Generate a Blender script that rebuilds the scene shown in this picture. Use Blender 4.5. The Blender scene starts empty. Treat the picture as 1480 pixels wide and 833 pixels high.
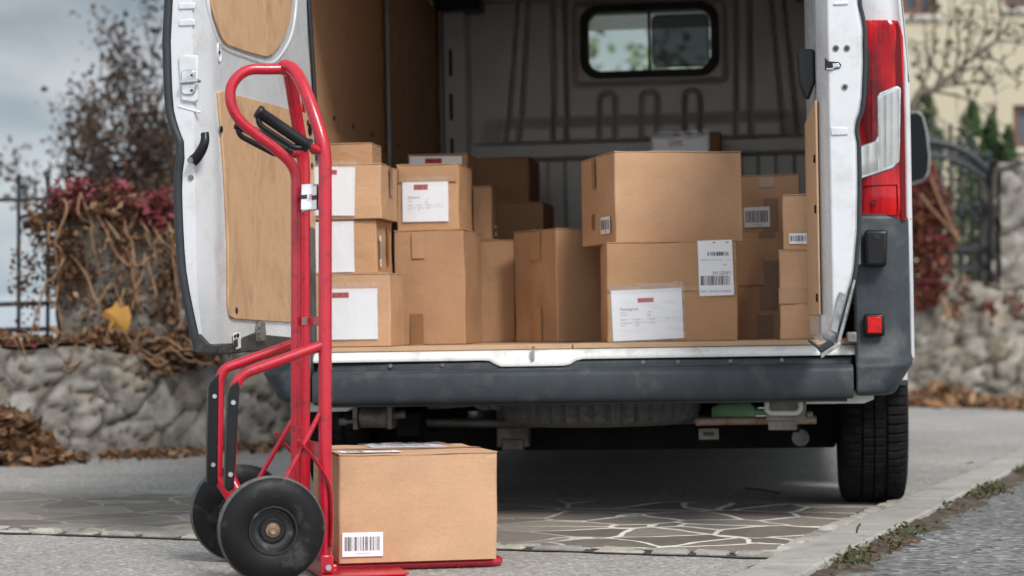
import bpy, bmesh, math, random
from mathutils import Vector, Matrix, noise
random.seed(7)
R = math.radians
scene = bpy.context.scene
COL = scene.collection

# ------------------------------------------------------------------ camera model (photo pixels -> rays)
F_PX, CX, HY, CAMZ = 3100.0, 740.0, 461.0, 0.638
def ray(px, py):
    return Vector(((px - CX) / F_PX, 1.0, (HY - py) / F_PX))
def at(px, py, Y):
    d = ray(px, py)
    return Vector((d.x * Y, Y, CAMZ + d.z * Y))
def ground(px, py, z=0.0):
    Y = (CAMZ - z) * F_PX / (py - HY)
    return Vector(((px - CX) / F_PX * Y, Y, z))
def hit(px, py, P0, n):
    o = Vector((0, 0, CAMZ)); d = ray(px, py)
    return o + d * ((P0 - o).dot(n) / d.dot(n))

# ------------------------------------------------------------------ mesh builder
class MB:
    def __init__(s):
        s.v, s.f, s.m, s.sm, s.col = [], [], [], [], []
        s.tone = None
    def add(s, verts, faces, mat=0, smooth=False, col=None):
        b = len(s.v)
        s.v.extend([tuple(x) for x in verts])
        for f in faces:
            s.f.append(tuple(i + b for i in f)); s.m.append(mat); s.sm.append(smooth)
            s.col.append(col)
        return b
    def box(s, c, size, mat=0, M=None):
        x, y, z = (k / 2 for k in size)
        vs = [Vector((a * x, b * y, d * z)) for d in (-1, 1) for b in (-1, 1) for a in (-1, 1)]
        if M is not None: vs = [M @ v for v in vs]
        vs = [v + Vector(c) for v in vs]
        s.add(vs, [(0, 2, 3, 1), (4, 5, 7, 6), (0, 1, 5, 4), (2, 6, 7, 3), (0, 4, 6, 2), (1, 3, 7, 5)], mat)
    def span(s, a, b, mat=0):
        a, b = Vector(a), Vector(b)
        s.box((a + b) / 2, (abs(b.x - a.x), abs(b.y - a.y), abs(b.z - a.z)), mat)
    def bar(s, a, b, w, h, mat=0, up=(0, 0, 1)):
        a, b = Vector(a), Vector(b); d = (b - a); L = d.length; d.normalize()
        u = Vector(up)
        if abs(d.dot(u)) > .98: u = Vector((1, 0, 0))
        x = d.cross(u).normalized(); u = x.cross(d).normalized()
        vs = []
        for p in (a, b):
            for (i, j) in ((-1, -1), (1, -1), (1, 1), (-1, 1)):
                vs.append(p + x * (i * w / 2) + u * (j * h / 2))
        s.add(vs, [(0, 1, 2, 3), (7, 6, 5, 4), (0, 4, 5, 1), (1, 5, 6, 2), (2, 6, 7, 3), (3, 7, 4, 0)], mat)
    def tube(s, pts, r, seg=12, mat=0, caps=True, col=None, flat=None):
        pts = [Vector(p) for p in pts]
        n = len(pts)
        rs = r if isinstance(r, (list, tuple)) else [r] * n
        T = []
        for i in range(n):
            t = pts[min(i + 1, n - 1)] - pts[max(i - 1, 0)]
            T.append(t.normalized() if t.length > 1e-9 else Vector((0, 0, 1)))
        u = T[0].orthogonal().normalized()
        if flat is not None:
            u = (Vector(flat) - T[0] * T[0].dot(Vector(flat))).normalized()
        vs = []
        for i in range(n):
            u = (u - T[i] * u.dot(T[i]))
            u = u.normalized() if u.length > 1e-6 else T[i].orthogonal().normalized()
            w = T[i].cross(u)
            for k in range(seg):
                a = 2 * math.pi * k / seg
                ww = rs[i] if flat is None else rs[i] * .35
                vs.append(pts[i] + u * (math.cos(a) * rs[i]) + w * (math.sin(a) * ww))
        fs = []
        for i in range(n - 1):
            for k in range(seg):
                a, b = i * seg + k, i * seg + (k + 1) % seg
                fs.append((a, b, b + seg, a + seg))
        s.add(vs, fs, mat, True, col)
        if caps:
            s.add(vs[:seg], [tuple(range(seg - 1, -1, -1))], mat, False, col)
            s.add(vs[-seg:], [tuple(range(seg))], mat, False, col)
    def lathe(s, prof, M, seg=48, mat=0, rfun=None, close=False):
        """prof: list of (radius, axial). Axis = local x of M."""
        vs = []
        for k in range(seg):
            a = 2 * math.pi * k / seg
            for j, (r, x) in enumerate(prof):
                rr = r + (rfun(k, j) if rfun else 0)
                vs.append(M @ Vector((x, rr * math.cos(a), rr * math.sin(a))))
        n = len(prof); fs = []
        for k in range(seg):
            k2 = (k + 1) % seg
            for j in range(n if close else n - 1):
                j2 = (j + 1) % n
                fs.append((k * n + j, k * n + j2, k2 * n + j2, k2 * n + j))
        s.add(vs, fs, mat, True)
    def disc(s, c, n, r, h, seg=16, mat=0):
        c, n = Vector(c), Vector(n).normalized()
        s.tube([c, c + n * h], r, seg, mat)
    def prism(s, poly, vec, mat=0, smooth=False):
        poly = [Vector(p) for p in poly]; vec = Vector(vec); n = len(poly)
        vs = poly + [p + vec for p in poly]
        fs = [tuple(range(n - 1, -1, -1)), tuple(range(n, 2 * n))]
        s.add(vs, fs, mat)
        s.add(vs, [(i, (i + 1) % n, (i + 1) % n + n, i + n) for i in range(n)], mat, smooth)
    def loft(s, rings, mat=0, closed=True, caps=True, smooth=True):
        n = len(rings[0]); vs = [Vector(p) for r in rings for p in r]; fs = []
        for i in range(len(rings) - 1):
            for k in range(n if closed else n - 1):
                k2 = (k + 1) % n
                fs.append((i * n + k, i * n + k2, (i + 1) * n + k2, (i + 1) * n + k))
        s.add(vs, fs, mat, smooth)
        if caps and closed:
            s.add(rings[0], [tuple(range(n - 1, -1, -1))], mat)
            s.add(rings[-1], [tuple(range(n))], mat)
    def grid(s, fn, nu, nv, mat=0, smooth=True, skip=None, colfn=None):
        vs = [fn(i / nu, j / nv) for j in range(nv + 1) for i in range(nu + 1)]
        b = len(s.v); s.v.extend([tuple(v) for v in vs])
        cv = [colfn(i / nu, j / nv) for j in range(nv + 1) for i in range(nu + 1)] if colfn else None
        for j in range(nv):
            for i in range(nu):
                if skip and skip((i + .5) / nu, (j + .5) / nv): continue
                a = b + j * (nu + 1) + i
                s.f.append((a, a + 1, a + nu + 2, a + nu + 1)); s.m.append(mat); s.sm.append(smooth)
                q = a - b; s.col.append([cv[q], cv[q + 1], cv[q + nu + 2], cv[q + nu + 1]] if colfn else None)
    def leaf(s, c, size, mat=0, col=None, nrm=None, asp=.62):
        n = Vector((random.gauss(0, 1), random.gauss(0, 1), random.gauss(0, 1))) if nrm is None else Vector(nrm)
        n.normalize()
        u = n.orthogonal().normalized(); w = n.cross(u)
        a = random.random() * 6.283
        d = u * math.cos(a) + w * math.sin(a); e = n.cross(d)
        c = Vector(c); k = size * asp * .5; bend = n * size * random.uniform(-.18, .18)
        vs = [c - d * size * .5, c - d * size * .1 + e * k + bend, c + d * size * .5, c - d * size * .1 - e * k + bend]
        s.add(vs, [(0, 1, 2), (0, 2, 3)], mat, False, col)
    def build(s, name, mats, parent=None, bevel=0, bseg=2, sharp=40, M=None, recalc=True):
        me = bpy.data.meshes.new(name)
        me.from_pydata(s.v, [], s.f)
        for m in (mats if isinstance(mats, (list, tuple)) else [mats]): me.materials.append(m)
        me.polygons.foreach_set('material_index', s.m)
        me.polygons.foreach_set('use_smooth', s.sm)
        if any(c is not None for c in s.col):
            at_ = me.color_attributes.new('tone', 'FLOAT_COLOR', 'CORNER')
            buf = []
            for f, c in zip(s.f, s.col):
                c = c or (1, 1, 1)
                for i_ in range(len(f)):
                    k = c[i_] if isinstance(c, list) else c
                    buf.extend((k[0], k[1], k[2], 1))
            at_.data.foreach_set('color', buf)
        me.update()
        if recalc and len(s.f) < 60000:
            bm = bmesh.new(); bm.from_mesh(me)
            bmesh.ops.remove_doubles(bm, verts=bm.verts, dist=1e-5) if bevel else None
            bmesh.ops.recalc_face_normals(bm, faces=bm.faces)
            bm.to_mesh(me); bm.free()
        if sharp and any(s.sm): me.set_sharp_from_angle(angle=R(sharp))
        o = bpy.data.objects.new(name, me); COL.objects.link(o)
        if parent is not None: o.parent = parent
        if M is not None: o.matrix_world = M
        if bevel:
            b = o.modifiers.new('bevel', 'BEVEL'); b.width = bevel; b.segments = bseg
            b.limit_method = 'ANGLE'; b.angle_limit = R(35); b.harden_normals = False
            for p in me.polygons: p.use_smooth = True
            me.set_sharp_from_angle(angle=R(sharp or 40))
        return o

    def split(s):
        """one builder per connected piece"""
        key, par = {}, list(range(len(s.v)))
        def fd(i):
            while par[i] != i: par[i] = par[par[i]]; i = par[i]
            return i
        for i, v in enumerate(s.v):
            k = (round(v[0], 5), round(v[1], 5), round(v[2], 5))
            if k in key: par[fd(i)] = fd(key[k])
            else: key[k] = i
        for f in s.f:
            for i in f[1:]: par[fd(i)] = fd(f[0])
        groups = {}
        for n, f in enumerate(s.f): groups.setdefault(fd(f[0]), []).append(n)
        out = []
        for fs in groups.values():
            m = MB(); idx = {}
            for n in fs:
                g = []
                for i in s.f[n]:
                    if i not in idx: idx[i] = len(m.v); m.v.append(s.v[i])
                    g.append(idx[i])
                m.f.append(tuple(g)); m.m.append(s.m[n]); m.sm.append(s.sm[n]); m.col.append(s.col[n])
            out.append(m)
        return out
    def build_each(s, name, *a, **k):
        return [m.build(name, *a, **k) for m in s.split()]

def smooth_path(pts, n=8):
    P = [Vector(p) for p in pts]; out = []
    for i in range(len(P) - 1):
        p0, p1, p2, p3 = P[max(i - 1, 0)], P[i], P[i + 1], P[min(i + 2, len(P) - 1)]
        for k in range(n):
            t = k / n
            out.append(.5 * ((2 * p1) + (p2 - p0) * t + (2 * p0 - 5 * p1 + 4 * p2 - p3) * t * t + (3 * p1 - p0 - 3 * p2 + p3) * t ** 3))
    out.append(P[-1]); return out
def fillet_path(pts, rad, n=8):
    """polyline with rounded corners"""
    P = [Vector(p) for p in pts]; out = [P[0]]
    rr = rad if isinstance(rad, (list, tuple)) else [rad] * len(P)
    for i in range(1, len(P) - 1):
        a, b, c = P[i - 1], P[i], P[i + 1]
        u, w = (a - b).normalized(), (c - b).normalized()
        d = min(rr[i], (a - b).length * .48, (c - b).length * .48)
        s, e = b + u * d, b + w * d
        for k in range(n + 1):
            t = k / n
            out.append(s * (1 - t) ** 2 + b * 2 * t * (1 - t) + e * t * t)
    out.append(P[-1]); return out
def rrect(w, h, r, n=6):
    out = []
    for (cx, cy, a0) in ((w / 2 - r, h / 2 - r, 0), (-w / 2 + r, h / 2 - r, 90), (-w / 2 + r, -h / 2 + r, 180), (w / 2 - r, -h / 2 + r, 270)):
        for k in range(n + 1):
            a = R(a0 + 90 * k / n); out.append((cx + r * math.cos(a), cy + r * math.sin(a)))
    return out

def tag(o, label=None, cat=None, group=None, kind=None):
    if label: o['label'] = label
    if cat: o['category'] = cat
    if group: o['group'] = group
    if kind: o['kind'] = kind
    return o
def empty(name, M):
    o = bpy.data.objects.new(name, None); COL.objects.link(o); o.empty_display_size = .1
    o.matrix_world = M if isinstance(M, Matrix) else Matrix.Translation(M)
    return o

# ------------------------------------------------------------------ materials
class NT:
    def __init__(s, name):
        s.mat = bpy.data.materials.new(name); s.mat.use_nodes = True
        s.t = s.mat.node_tree; s.t.nodes.clear()
        s.out = s.n('ShaderNodeOutputMaterial'); s.b = s.n('ShaderNodeBsdfPrincipled')
        s.l(s.b.outputs[0], s.out.inputs[0])
        s.tc = s.n('ShaderNodeTexCoord')
    def n(s, typ, **kw):
        x = s.t.nodes.new(typ)
        for k, v in kw.items(): setattr(x, k, v)
        return x
    def l(s, a, b): s.t.links.new(a, b)
    def set(s, **kw):
        for k, v in kw.items():
            i = s.b.inputs[k.replace('_', ' ')]
            i.default_value = (*v, 1) if isinstance(v, tuple) and len(v) == 3 else v
    def mapping(s, scale=(1, 1, 1), rot=(0, 0, 0), coord='Object'):
        m = s.n('ShaderNodeMapping'); m.inputs['Scale'].default_value = scale; m.inputs['Rotation'].default_value = rot
        s.l(s.tc.outputs[coord], m.inputs[0]); return m.outputs[0]
    def noise(s, scale, detail=4, rough=.55, vec=None, dist=0):
        x = s.n('ShaderNodeTexNoise'); x.inputs['Scale'].default_value = scale; x.inputs['Detail'].default_value = detail
        x.inputs['Roughness'].default_value = rough; x.inputs['Distortion'].default_value = dist
        s.l(vec if vec is not None else s.tc.outputs['Object'], x.inputs['Vector']); return x.outputs['Fac']
    def ramp(s, fac, stops):
        r = s.n('ShaderNodeValToRGB'); e = r.color_ramp.elements
        while len(e) < len(stops): e.new(.5)
        for el, (p, c) in zip(e, stops):
            el.position = p; el.color = (*c, 1) if isinstance(c, tuple) else (c, c, c, 1)
        s.l(fac, r.inputs[0]); return r.outputs[0]
    def mix(s, fac, a, b, mode='MIX'):
        m = s.n('ShaderNodeMix', data_type='RGBA', blend_type=mode)
        for sock, v in ((m.inputs['Factor'], fac), (m.inputs[6], a), (m.inputs[7], b)):
            if isinstance(v, (int, float)): sock.default_value = (v, v, v, 1) if sock.type == 'RGBA' else v
            elif isinstance(v, tuple): sock.default_value = (*v, 1)
            else: s.l(v, sock)
        return m.outputs[2]
    def bump(s, h, strength=.3, dist=.01, prev=None):
        b = s.n('ShaderNodeBump'); b.inputs['Strength'].default_value = strength; b.inputs['Distance'].default_value = dist
        s.l(h, b.inputs['Height'])
        if prev is not None: s.l(prev, b.inputs['Normal'])
        s.l(b.outputs[0], s.b.inputs['Normal']); return b.outputs[0]
    def color(s, c): s.l(c, s.b.inputs['Base Color'])

def simple(name, col, rough=.5, metal=0, nscale=0, namp=.25, bump=0, bscale=200, coat=0, dirt=None, rvar=0, spec=None, scratch=0, scol=(.3, .29, .28)):
    m = NT(name); m.set(Base_Color=col, Roughness=rough, Metallic=metal)
    if spec is not None: m.b.inputs['Specular IOR Level'].default_value = spec
    if coat: m.set(Coat_Weight=coat); m.b.inputs['Coat Roughness'].default_value = .08
    c = None
    if nscale:
        f = m.noise(nscale, 6, .6)
        c = m.ramp(f, [(.25, tuple(x * (1 - namp) for x in col)), (.75, tuple(min(1, x * (1 + namp)) for x in col))])
    if dirt:
        dcol, dscale, lo, hi, amt = dirt
        f2 = m.ramp(m.noise(dscale, 8, .7), [(lo, 0.0), (hi, amt)])
        c = m.mix(f2, c if c is not None else col, dcol)
    if c is not None: m.color(c)
    if scratch:
        f3 = m.ramp(m.noise(5, 8, .8, m.mapping((.7, .7, 26), (.0, .35, 0)), .3), [(.63, 0.0), (.70, scratch)])
        c = m.mix(f3, c if c is not None else col, scol); m.color(c)
    if rvar:
        m.l(m.ramp(m.noise(14, 6, .65), [(.3, max(.02, rough - rvar)), (.7, min(1, rough + rvar))]), m.b.inputs['Roughness'])
    if bump: m.bump(m.noise(bscale, 4, .6), bump, .002)
    return m.mat

def cardboard(name, col):
    m = NT(name); m.set(Roughness=.78); m.b.inputs['Specular IOR Level'].default_value = .25
    big = m.noise(5, 5, .6)
    fib = m.noise(110, 6, .75, m.mapping((1, 1, 2.2)))
    flute = m.noise(3, 3, .5, m.mapping((3, 3, 90)))
    c = m.ramp(big, [(.3, tuple(x * .9 for x in col)), (.7, tuple(x * 1.07 for x in col))])
    c = m.mix(.42, c, m.ramp(fib, [(.28, .52), (.72, 1.0)]), 'MULTIPLY')
    c = m.mix(.07, c, m.ramp(flute, [(.35, .62), (.65, 1.0)]), 'MULTIPLY')
    c = m.mix(m.ramp(m.noise(9, 9, .78), [(.56, 0.0), (.74, .42)]), c, tuple(x * .62 for x in col))
    c = m.mix(m.ramp(m.noise(2.3, 9, .8, m.mapping((1, 1, 1.6)), 1.5), [(.60, 0.0), (.64, .35), (.68, 0.0)]), c, tuple(min(1, x * 1.35) for x in col))
    m.color(c)
    p = m.bump(m.noise(7, 4, .55, m.mapping((.6, .6, 1))), .5, .012)
    m.bump(flute, .08, .002, p)
    return m.mat

def plywood(name, a, b, vertical=True):
    m = NT(name); m.set(Roughness=.6)
    sc = (2.4, 2.4, 1.0) if vertical else (.9, .9, 7)
    f = m.noise(2.0, 7, .62, m.mapping(sc), 2.6)
    g = m.noise(26, 6, .72, m.mapping(sc), .8)
    c = m.ramp(f, [(.25, a), (.5, b), (.75, tuple(x * .86 for x in a))])
    c = m.mix(.22, c, m.ramp(g, [(.3, .6), (.7, 1.0)]), 'MULTIPLY')
    c = m.mix(m.ramp(m.noise(6, 7, .7), [(.62, 0.0), (.75, .4)]), c, tuple(x * .45 for x in a))
    c = m.mix(m.ramp(m.noise(3.2, 9, .75), [(.58, 0.0), (.68, .25)]), c, tuple(min(1, x * 1.35) for x in b))
    m.color(c); m.bump(g, .12, .002)
    return m.mat

M = {}
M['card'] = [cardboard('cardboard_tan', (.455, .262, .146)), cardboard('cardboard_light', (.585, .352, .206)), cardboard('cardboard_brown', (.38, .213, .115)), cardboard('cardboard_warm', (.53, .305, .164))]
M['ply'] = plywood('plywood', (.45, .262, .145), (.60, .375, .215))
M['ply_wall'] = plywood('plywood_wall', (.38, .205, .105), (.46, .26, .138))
M['ply_edge'] = plywood('plywood_edge', (.40, .25, .15), (.50, .33, .2), False)
M['white'] = simple('white_van_paint', (.60, .61, .625), .28, 0, 3, .03, coat=.5, dirt=((.28, .24, .19), 9, .50, .76, .46), rvar=.08)
M['white_dirty'] = simple('dirty_white_paint', (.74, .74, .72), .4, 0, 4, .06, dirt=((.20, .17, .14), 16, .5, .76, .55), rvar=.1)
M['bumper'] = simple('grey_bumper_plastic', (.036, .043, .050), .50, 0, 12, .22, .25, 500, dirt=((.17, .16, .15), 10, .52, .76, .42), rvar=.12, spec=.35, scratch=.35, scol=(.16, .165, .17))
M['black_rubber'] = simple('black_rubber', (.010, .010, .011), .6, 0, 20, .2, .15, 300, rvar=.1)
M['black_plastic'] = simple('black_plastic', (.007, .007, .008), .36, 0, 0, bump=.12, bscale=400, spec=.35)
M['seal'] = simple('door_seal_rubber', (.018, .021, .025), .5, 0, 30, .2)
M['tyre'] = simple('tyre_rubber', (.007, .007, .0075), .85, 0, 25, .25, .3, 250, dirt=((.07, .062, .055), 12, .5, .8, .5), spec=.2)
M['truck_tyre'] = simple('hand_truck_tyre_rubber', (.007, .007, .0075), .52, 0, 12, .3, .10, 120, dirt=((.12, .108, .095), 15, .54, .74, .5), rvar=.16, spec=.22)
M['tread'] = simple('worn_tread_rubber', (.10, .095, .09), .85, 0, 60, .45, .5, 160)
M['red'] = simple('red_enamel', (.45, .006, .022), .32, 0, 9, .16, .08, 70, coat=.3, dirt=((.07, .012, .012), 40, .55, .68, .75), rvar=.14)
M['steel'] = simple('galvanised_steel', (.55, .56, .57), .35, .9, 30, .15)
M['rusty'] = simple('rusty_nut', (.25, .17, .11), .6, .6, 60, .5, .3, 200)
M['under'] = simple('underbody_black', (.016, .015, .014), .9, 0, 8, .4, .3, 60, spec=.1)
M['under_grey'] = simple('underbody_grey_metal', (.22, .205, .19), .6, .4, 12, .4, .3, 90, dirt=((.05, .04, .03), 9, .45, .7, .8))
M['interior'] = simple('interior_grey_paint', (.62, .60, .56), .42, 0, 5, .1, .05, 60)
M['interior_dark'] = simple('interior_dark_grey', (.10, .095, .085), .5, 0, 5, .15)
M['paper'] = simple('white_paper', (.82, .83, .86), .5)
M['ink'] = simple('black_ink', (.03, .03, .035), .6)
M['ink_grey'] = simple('grey_ink', (.40, .40, .43), .6)
M['ink_red'] = simple('red_ink', (.52, .02, .025), .5)
M['tape'] = simple('brown_packing_tape', (.24, .118, .052), .42, 0, 20, .1)
M['tape_clear'] = simple('clear_packing_tape', (.40, .225, .115), .24, 0, 25, .08)
M['red_light'] = None
def tinted(name, rough=.8, bump=.3, bscale=60, vary=.3, translucent=0):
    m = NT(name); m.set(Roughness=rough); m.b.inputs['Specular IOR Level'].default_value = .3
    a = m.n('ShaderNodeAttribute', attribute_name='tone')
    c = m.mix(1.0, a.outputs['Color'], m.ramp(m.noise(bscale * .4, 6, .65), [(.25, 1 - vary), (.75, 1 + vary * .3)]), 'MULTIPLY')
    m.color(c)
    if bump: m.bump(m.noise(bscale, 6, .7), bump, .01)
    if translucent:
        tr = m.n('ShaderNodeBsdfTranslucent'); m.l(c, tr.inputs[0])
        mx = m.n('ShaderNodeMixShader'); mx.inputs[0].default_value = translucent
        m.l(m.b.outputs[0], mx.inputs[1]); m.l(tr.outputs[0], mx.inputs[2]); m.l(mx.outputs[0], m.out.inputs[0])
    return m.mat
M['leaf'] = tinted('leaves', .65, 0, 30, .25, .3)
M['stone'] = tinted('rubble_stone', .85, .8, 26, .55)
M['bark'] = simple('dark_bark', (.055, .042, .035), .85, 0, 20, .4, .5, 60)
M['dry_vine'] = simple('dry_vine_stem', (.24, .14, .075), .8, 0, 20, .4)
M['iron'] = simple('dark_wrought_iron', (.035, .038, .045), .5, .3, 20, .2)

def thin_mix(name, tint, gloss_fac, rough, opac=0, opcol=(.8, .8, .8)):
    m = NT(name)
    tr = m.n('ShaderNodeBsdfTransparent'); tr.inputs[0].default_value = (*tint, 1)
    gl = m.n('ShaderNodeBsdfGlossy'); gl.inputs['Roughness'].default_value = rough
    mx = m.n('ShaderNodeMixShader')
    lw = m.n('ShaderNodeLayerWeight'); pw = m.n('ShaderNodeMath', operation='POWER'); pw.inputs[1].default_value = 4; m.l(lw.outputs['Facing'], pw.inputs[0])
    fr = m.n('ShaderNodeMath', operation='MULTIPLY'); fr.inputs[1].default_value = .6; m.l(pw.outputs[0], fr.inputs[0])
    ma = m.n('ShaderNodeMath', operation='ADD'); ma.inputs[1].default_value = gloss_fac; ma.use_clamp = True
    m.l(fr.outputs[0], ma.inputs[0]); m.l(ma.outputs[0], mx.inputs[0])
    m.l(tr.outputs[0], mx.inputs[1]); m.l(gl.outputs[0], mx.inputs[2])
    m.l(mx.outputs[0], m.out.inputs[0])
    if opac:
        di = m.n('ShaderNodeBsdfDiffuse'); di.inputs[0].default_value = (*opcol, 1)
        m2 = m.n('ShaderNodeMixShader'); m2.inputs[0].default_value = opac
        m.l(mx.outputs[0], m2.inputs[1]); m.l(di.outputs[0], m2.inputs[2]); m.l(m2.outputs[0], m.out.inputs[0])
    return m.mat
M['glass'] = thin_mix('window_glass', (.82, .88, .86), .03, .01)
M['pouch'] = thin_mix('clear_plastic_pouch', (.99, .99, .99), .06, .14, .06, (.85, .86, .9))

def lens_red():
    m = NT('red_lamp_lens'); m.set(Roughness=.16, Coat_Weight=.8)
    f = m.noise(6, 4, .6, m.mapping((2, 2, .6)))
    fl = m.noise(1, 2, .5, m.mapping((160, 1, 1)))
    c = m.ramp(f, [(.35, (.09, .001, .004)), (.5, (.36, .003, .008)), (.68, (.62, .014, .018))])
    c = m.mix(.25, c, m.ramp(fl, [(.4, .5), (.6, 1.0)]), 'MULTIPLY')
    m.color(c); m.set(Roughness=.10, Coat_Weight=.0); m.b.inputs['Specular IOR Level'].default_value = .28; return m.mat
M['red_light'] = lens_red()
M['red_dark'] = simple('dark_red_lamp_rim', (.13, .002, .005), .2, spec=.2)
M['clear_lens'] = simple('clear_lamp_lens', (.46, .455, .44), .3, .55, 5, .3, .2, 30)
M['lens_rim'] = simple('silver_lamp_rim', (.50, .51, .52), .18, .7, 25, .4)
M['reflector'] = simple('red_reflector', (.55, .008, .010), .2, 0, 60, .4, .5, 140, spec=.3)
M['green_plastic'] = simple('green_plastic', (.20, .40, .22), .5, 0, 8, .2)
M['fabric'] = simple('dark_seat_fabric', (.035, .037, .042), .9, 0, 40, .2)

# ================================================================== VAN
YAW = R(-7.4); ROLL = R(-1.0)
VO = Vector((.2226, 6.70, 0))
V = Matrix.Translation(VO) @ Matrix.Rotation(YAW, 4, 'Z') @ Matrix.Rotation(ROLL, 4, 'Y')
VI = V.inverted()
def vp(px, py, y, n=(0, 1, 0), P=None):
    """photo pixel -> van-local point on local plane y = const (or any local plane)"""
    P0 = V @ (Vector((0, y, 0)) if P is None else Vector(P))
    return VI @ hit(px, py, P0, V.to_3x3() @ Vector(n))

van = empty('delivery_van', V)
tag(van, 'white delivery van parked with both rear doors open and grey bumper', 'van')

# ---- body shell -------------------------------------------------
mb = MB()
prof = [(-1.03, .42), (-1.035, .8), (-1.03, 1.35), (-.99, 1.9), (-.91, 2.32), (-.78, 2.47), (-.4, 2.52), (0, 2.53)]
prof = prof + [(-x, z) for x, z in prof[-2::-1]]
ys = [.05, 1.0, 2.0, 3.2, 3.9]
upper = [p for p in prof if p[1] > 1.3]
def shell_pt(x, z, y):
    k = max(0, (y - 3.6) / .6); return Vector((x * (1 - .02 * k), y, z - .03 * k * (z > 2)))
mb.loft([[shell_pt(x, z, y) for x, z in upper] for y in ys], 0, False, False)
arch = []
def side(sx):
    pts = [(.05, .93), (.46, .93), (.46, .42)]
    for yc in (.98, 4.43):
        for k in range(13):
            a = math.pi - math.pi * k / 12
            pts.append((yc + .41 * math.cos(a), .40 + .40 * math.sin(a)))
    pts += [(5.15, .42), (5.22, .8), (5.0, 1.28), (4.0, 1.35), (.05, 1.35)]
    return [Vector((sx * 1.03, y, z)) for y, z in pts]
for sx in (-1, 1):
    mb.prism(side(sx), (-sx * .02, 0, 0))
    # cab pillars and header
    mb.bar((sx * .99, 3.9, 1.35), (sx * .9, 3.9, 2.4), .06, .12)
    mb.bar((sx * .98, 5.05, 1.28), (sx * .86, 4.35, 2.25), .07, .06)
mb.span((-.90, 3.85, 2.135), (.90, 4.40, 2.36))
# bonnet and nose
mb.loft([[Vector((x, y, z)) for x in (-1.0, -.5, .5, 1.0)] for y, z in ((5.0, 1.30), (5.35, 1.18), (5.5, .95), (5.52, .4))], 0, False, False)
# rear frame: pillars, header
for sx in (-1, 1):
    o = sx
    plan = [(.875, .11), (.875, .03), (.905, .012), (.985, .012), (1.015, .03), (1.032, .07), (1.034, .12)]
    mb.loft([[Vector((sx * (x - (max(0, z - 1.4)) * .085 * (1 if x > .95 else .25)), y, z)) for x, y in plan] for z in (.50, .95, 1.4, 1.7, 2.0, 2.35)], 0, True, True)
mb.span((-.9, .02, 1.97), (.9, .10, 2.48))
body = mb.build('body_shell', M['white'], van, .004)
# ---- interior -----------------------------------------------------
mb = MB()
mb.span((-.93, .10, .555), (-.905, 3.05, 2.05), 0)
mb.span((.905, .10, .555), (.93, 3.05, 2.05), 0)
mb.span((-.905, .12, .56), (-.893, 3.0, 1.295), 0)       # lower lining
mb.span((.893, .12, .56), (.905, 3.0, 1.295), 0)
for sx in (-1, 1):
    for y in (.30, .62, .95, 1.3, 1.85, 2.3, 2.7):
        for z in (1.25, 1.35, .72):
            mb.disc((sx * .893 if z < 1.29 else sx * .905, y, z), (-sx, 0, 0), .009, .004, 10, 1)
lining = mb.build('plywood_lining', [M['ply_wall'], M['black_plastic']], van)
mb = MB()
for sx in (-1, 1):
    for y in (1.56, 2.86):
        mb.span((sx * .892, y - .022, .56), (sx * .875, y + .022, 2.05))
mb.build_each('lining_strip', simple('grey_steel_strip', (.20, .19, .18), .45, .5, 10, .2), van, .004)
mb = MB()
mb.span((-.93, .08, 2.10), (.93, 3.1, 2.14))
for y in (.8, 1.6, 2.4): mb.span((-.9, y - .03, 2.05), (.9, y + .03, 2.10))
mb.build('ceiling_panel', M['interior'], van, .004)
mb = MB()
mb.span((-.905, .035, .545), (-.03, 3.08, .560)); mb.span((-.026, .035, .545), (.905, 3.08, .561))
mb.build('load_floor', M['ply_edge'], van, .002)
mb = MB(); mb.span((-.98, .06, .47), (.98, 5.2, .535)); mb.span((-.98, 4.95, .19), (.98, 5.3, .46)); mb.span((-1.0, 1.5, .27), (-.95, 3.9, .46)); mb.span((.95, 1.5, .27), (1.0, 3.9, .46)); mb.span((-.5, 2.0, .22), (.5, 3.6, .46)); mb.build('underbody', M['under'], van)  # nose tray and side skirts added to cut the light under the van

# ---- bulkhead --------------------------------------------------------
YB = 3.1
def bx(px, py=200): p = vp(px, py, YB); return p.x, p.z
wl, wt = bx(845, 14); wr, wb = bx(1033, 105)
wc = ((wl + wr) / 2, (wt + wb) / 2); wl2, wr2 = wc[0] - .287, wc[0] + .287
WH = .140
def sdrr(x, z, cx, cz, hw, hh, r):
    dx, dz = abs(x - cx) - hw + r, abs(z - cz) - hh + r
    return math.hypot(max(dx, 0), max(dz, 0)) + min(max(dx, dz), 0) - r
def ss(a, b, t):
    t = max(0, min(1, (t - a) / (b - a))); return t * t * (3 - 2 * t)
zc = bx(939, 168)[1]; zx0 = bx(939, 226)[1]; zx1 = bx(939, 205)[1]
arcs = [bx(p, 150) for p in (878, 939, 1001)]
zat = bx(939, 144)[1]
lines = []
for a, b, wd in ((748, 733, .010), (764, 752, .010), (799, 800, .012), (816, 820, .010), (1064, 1064, .010), (1084, 1086, .012), (1115, 1134, .010), (1134, 1155, .010)):
    (xa, za), (xb, zb) = bx(a, 0), bx(b, 200); lines.append((xa, za, xb, zb, wd))
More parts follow.
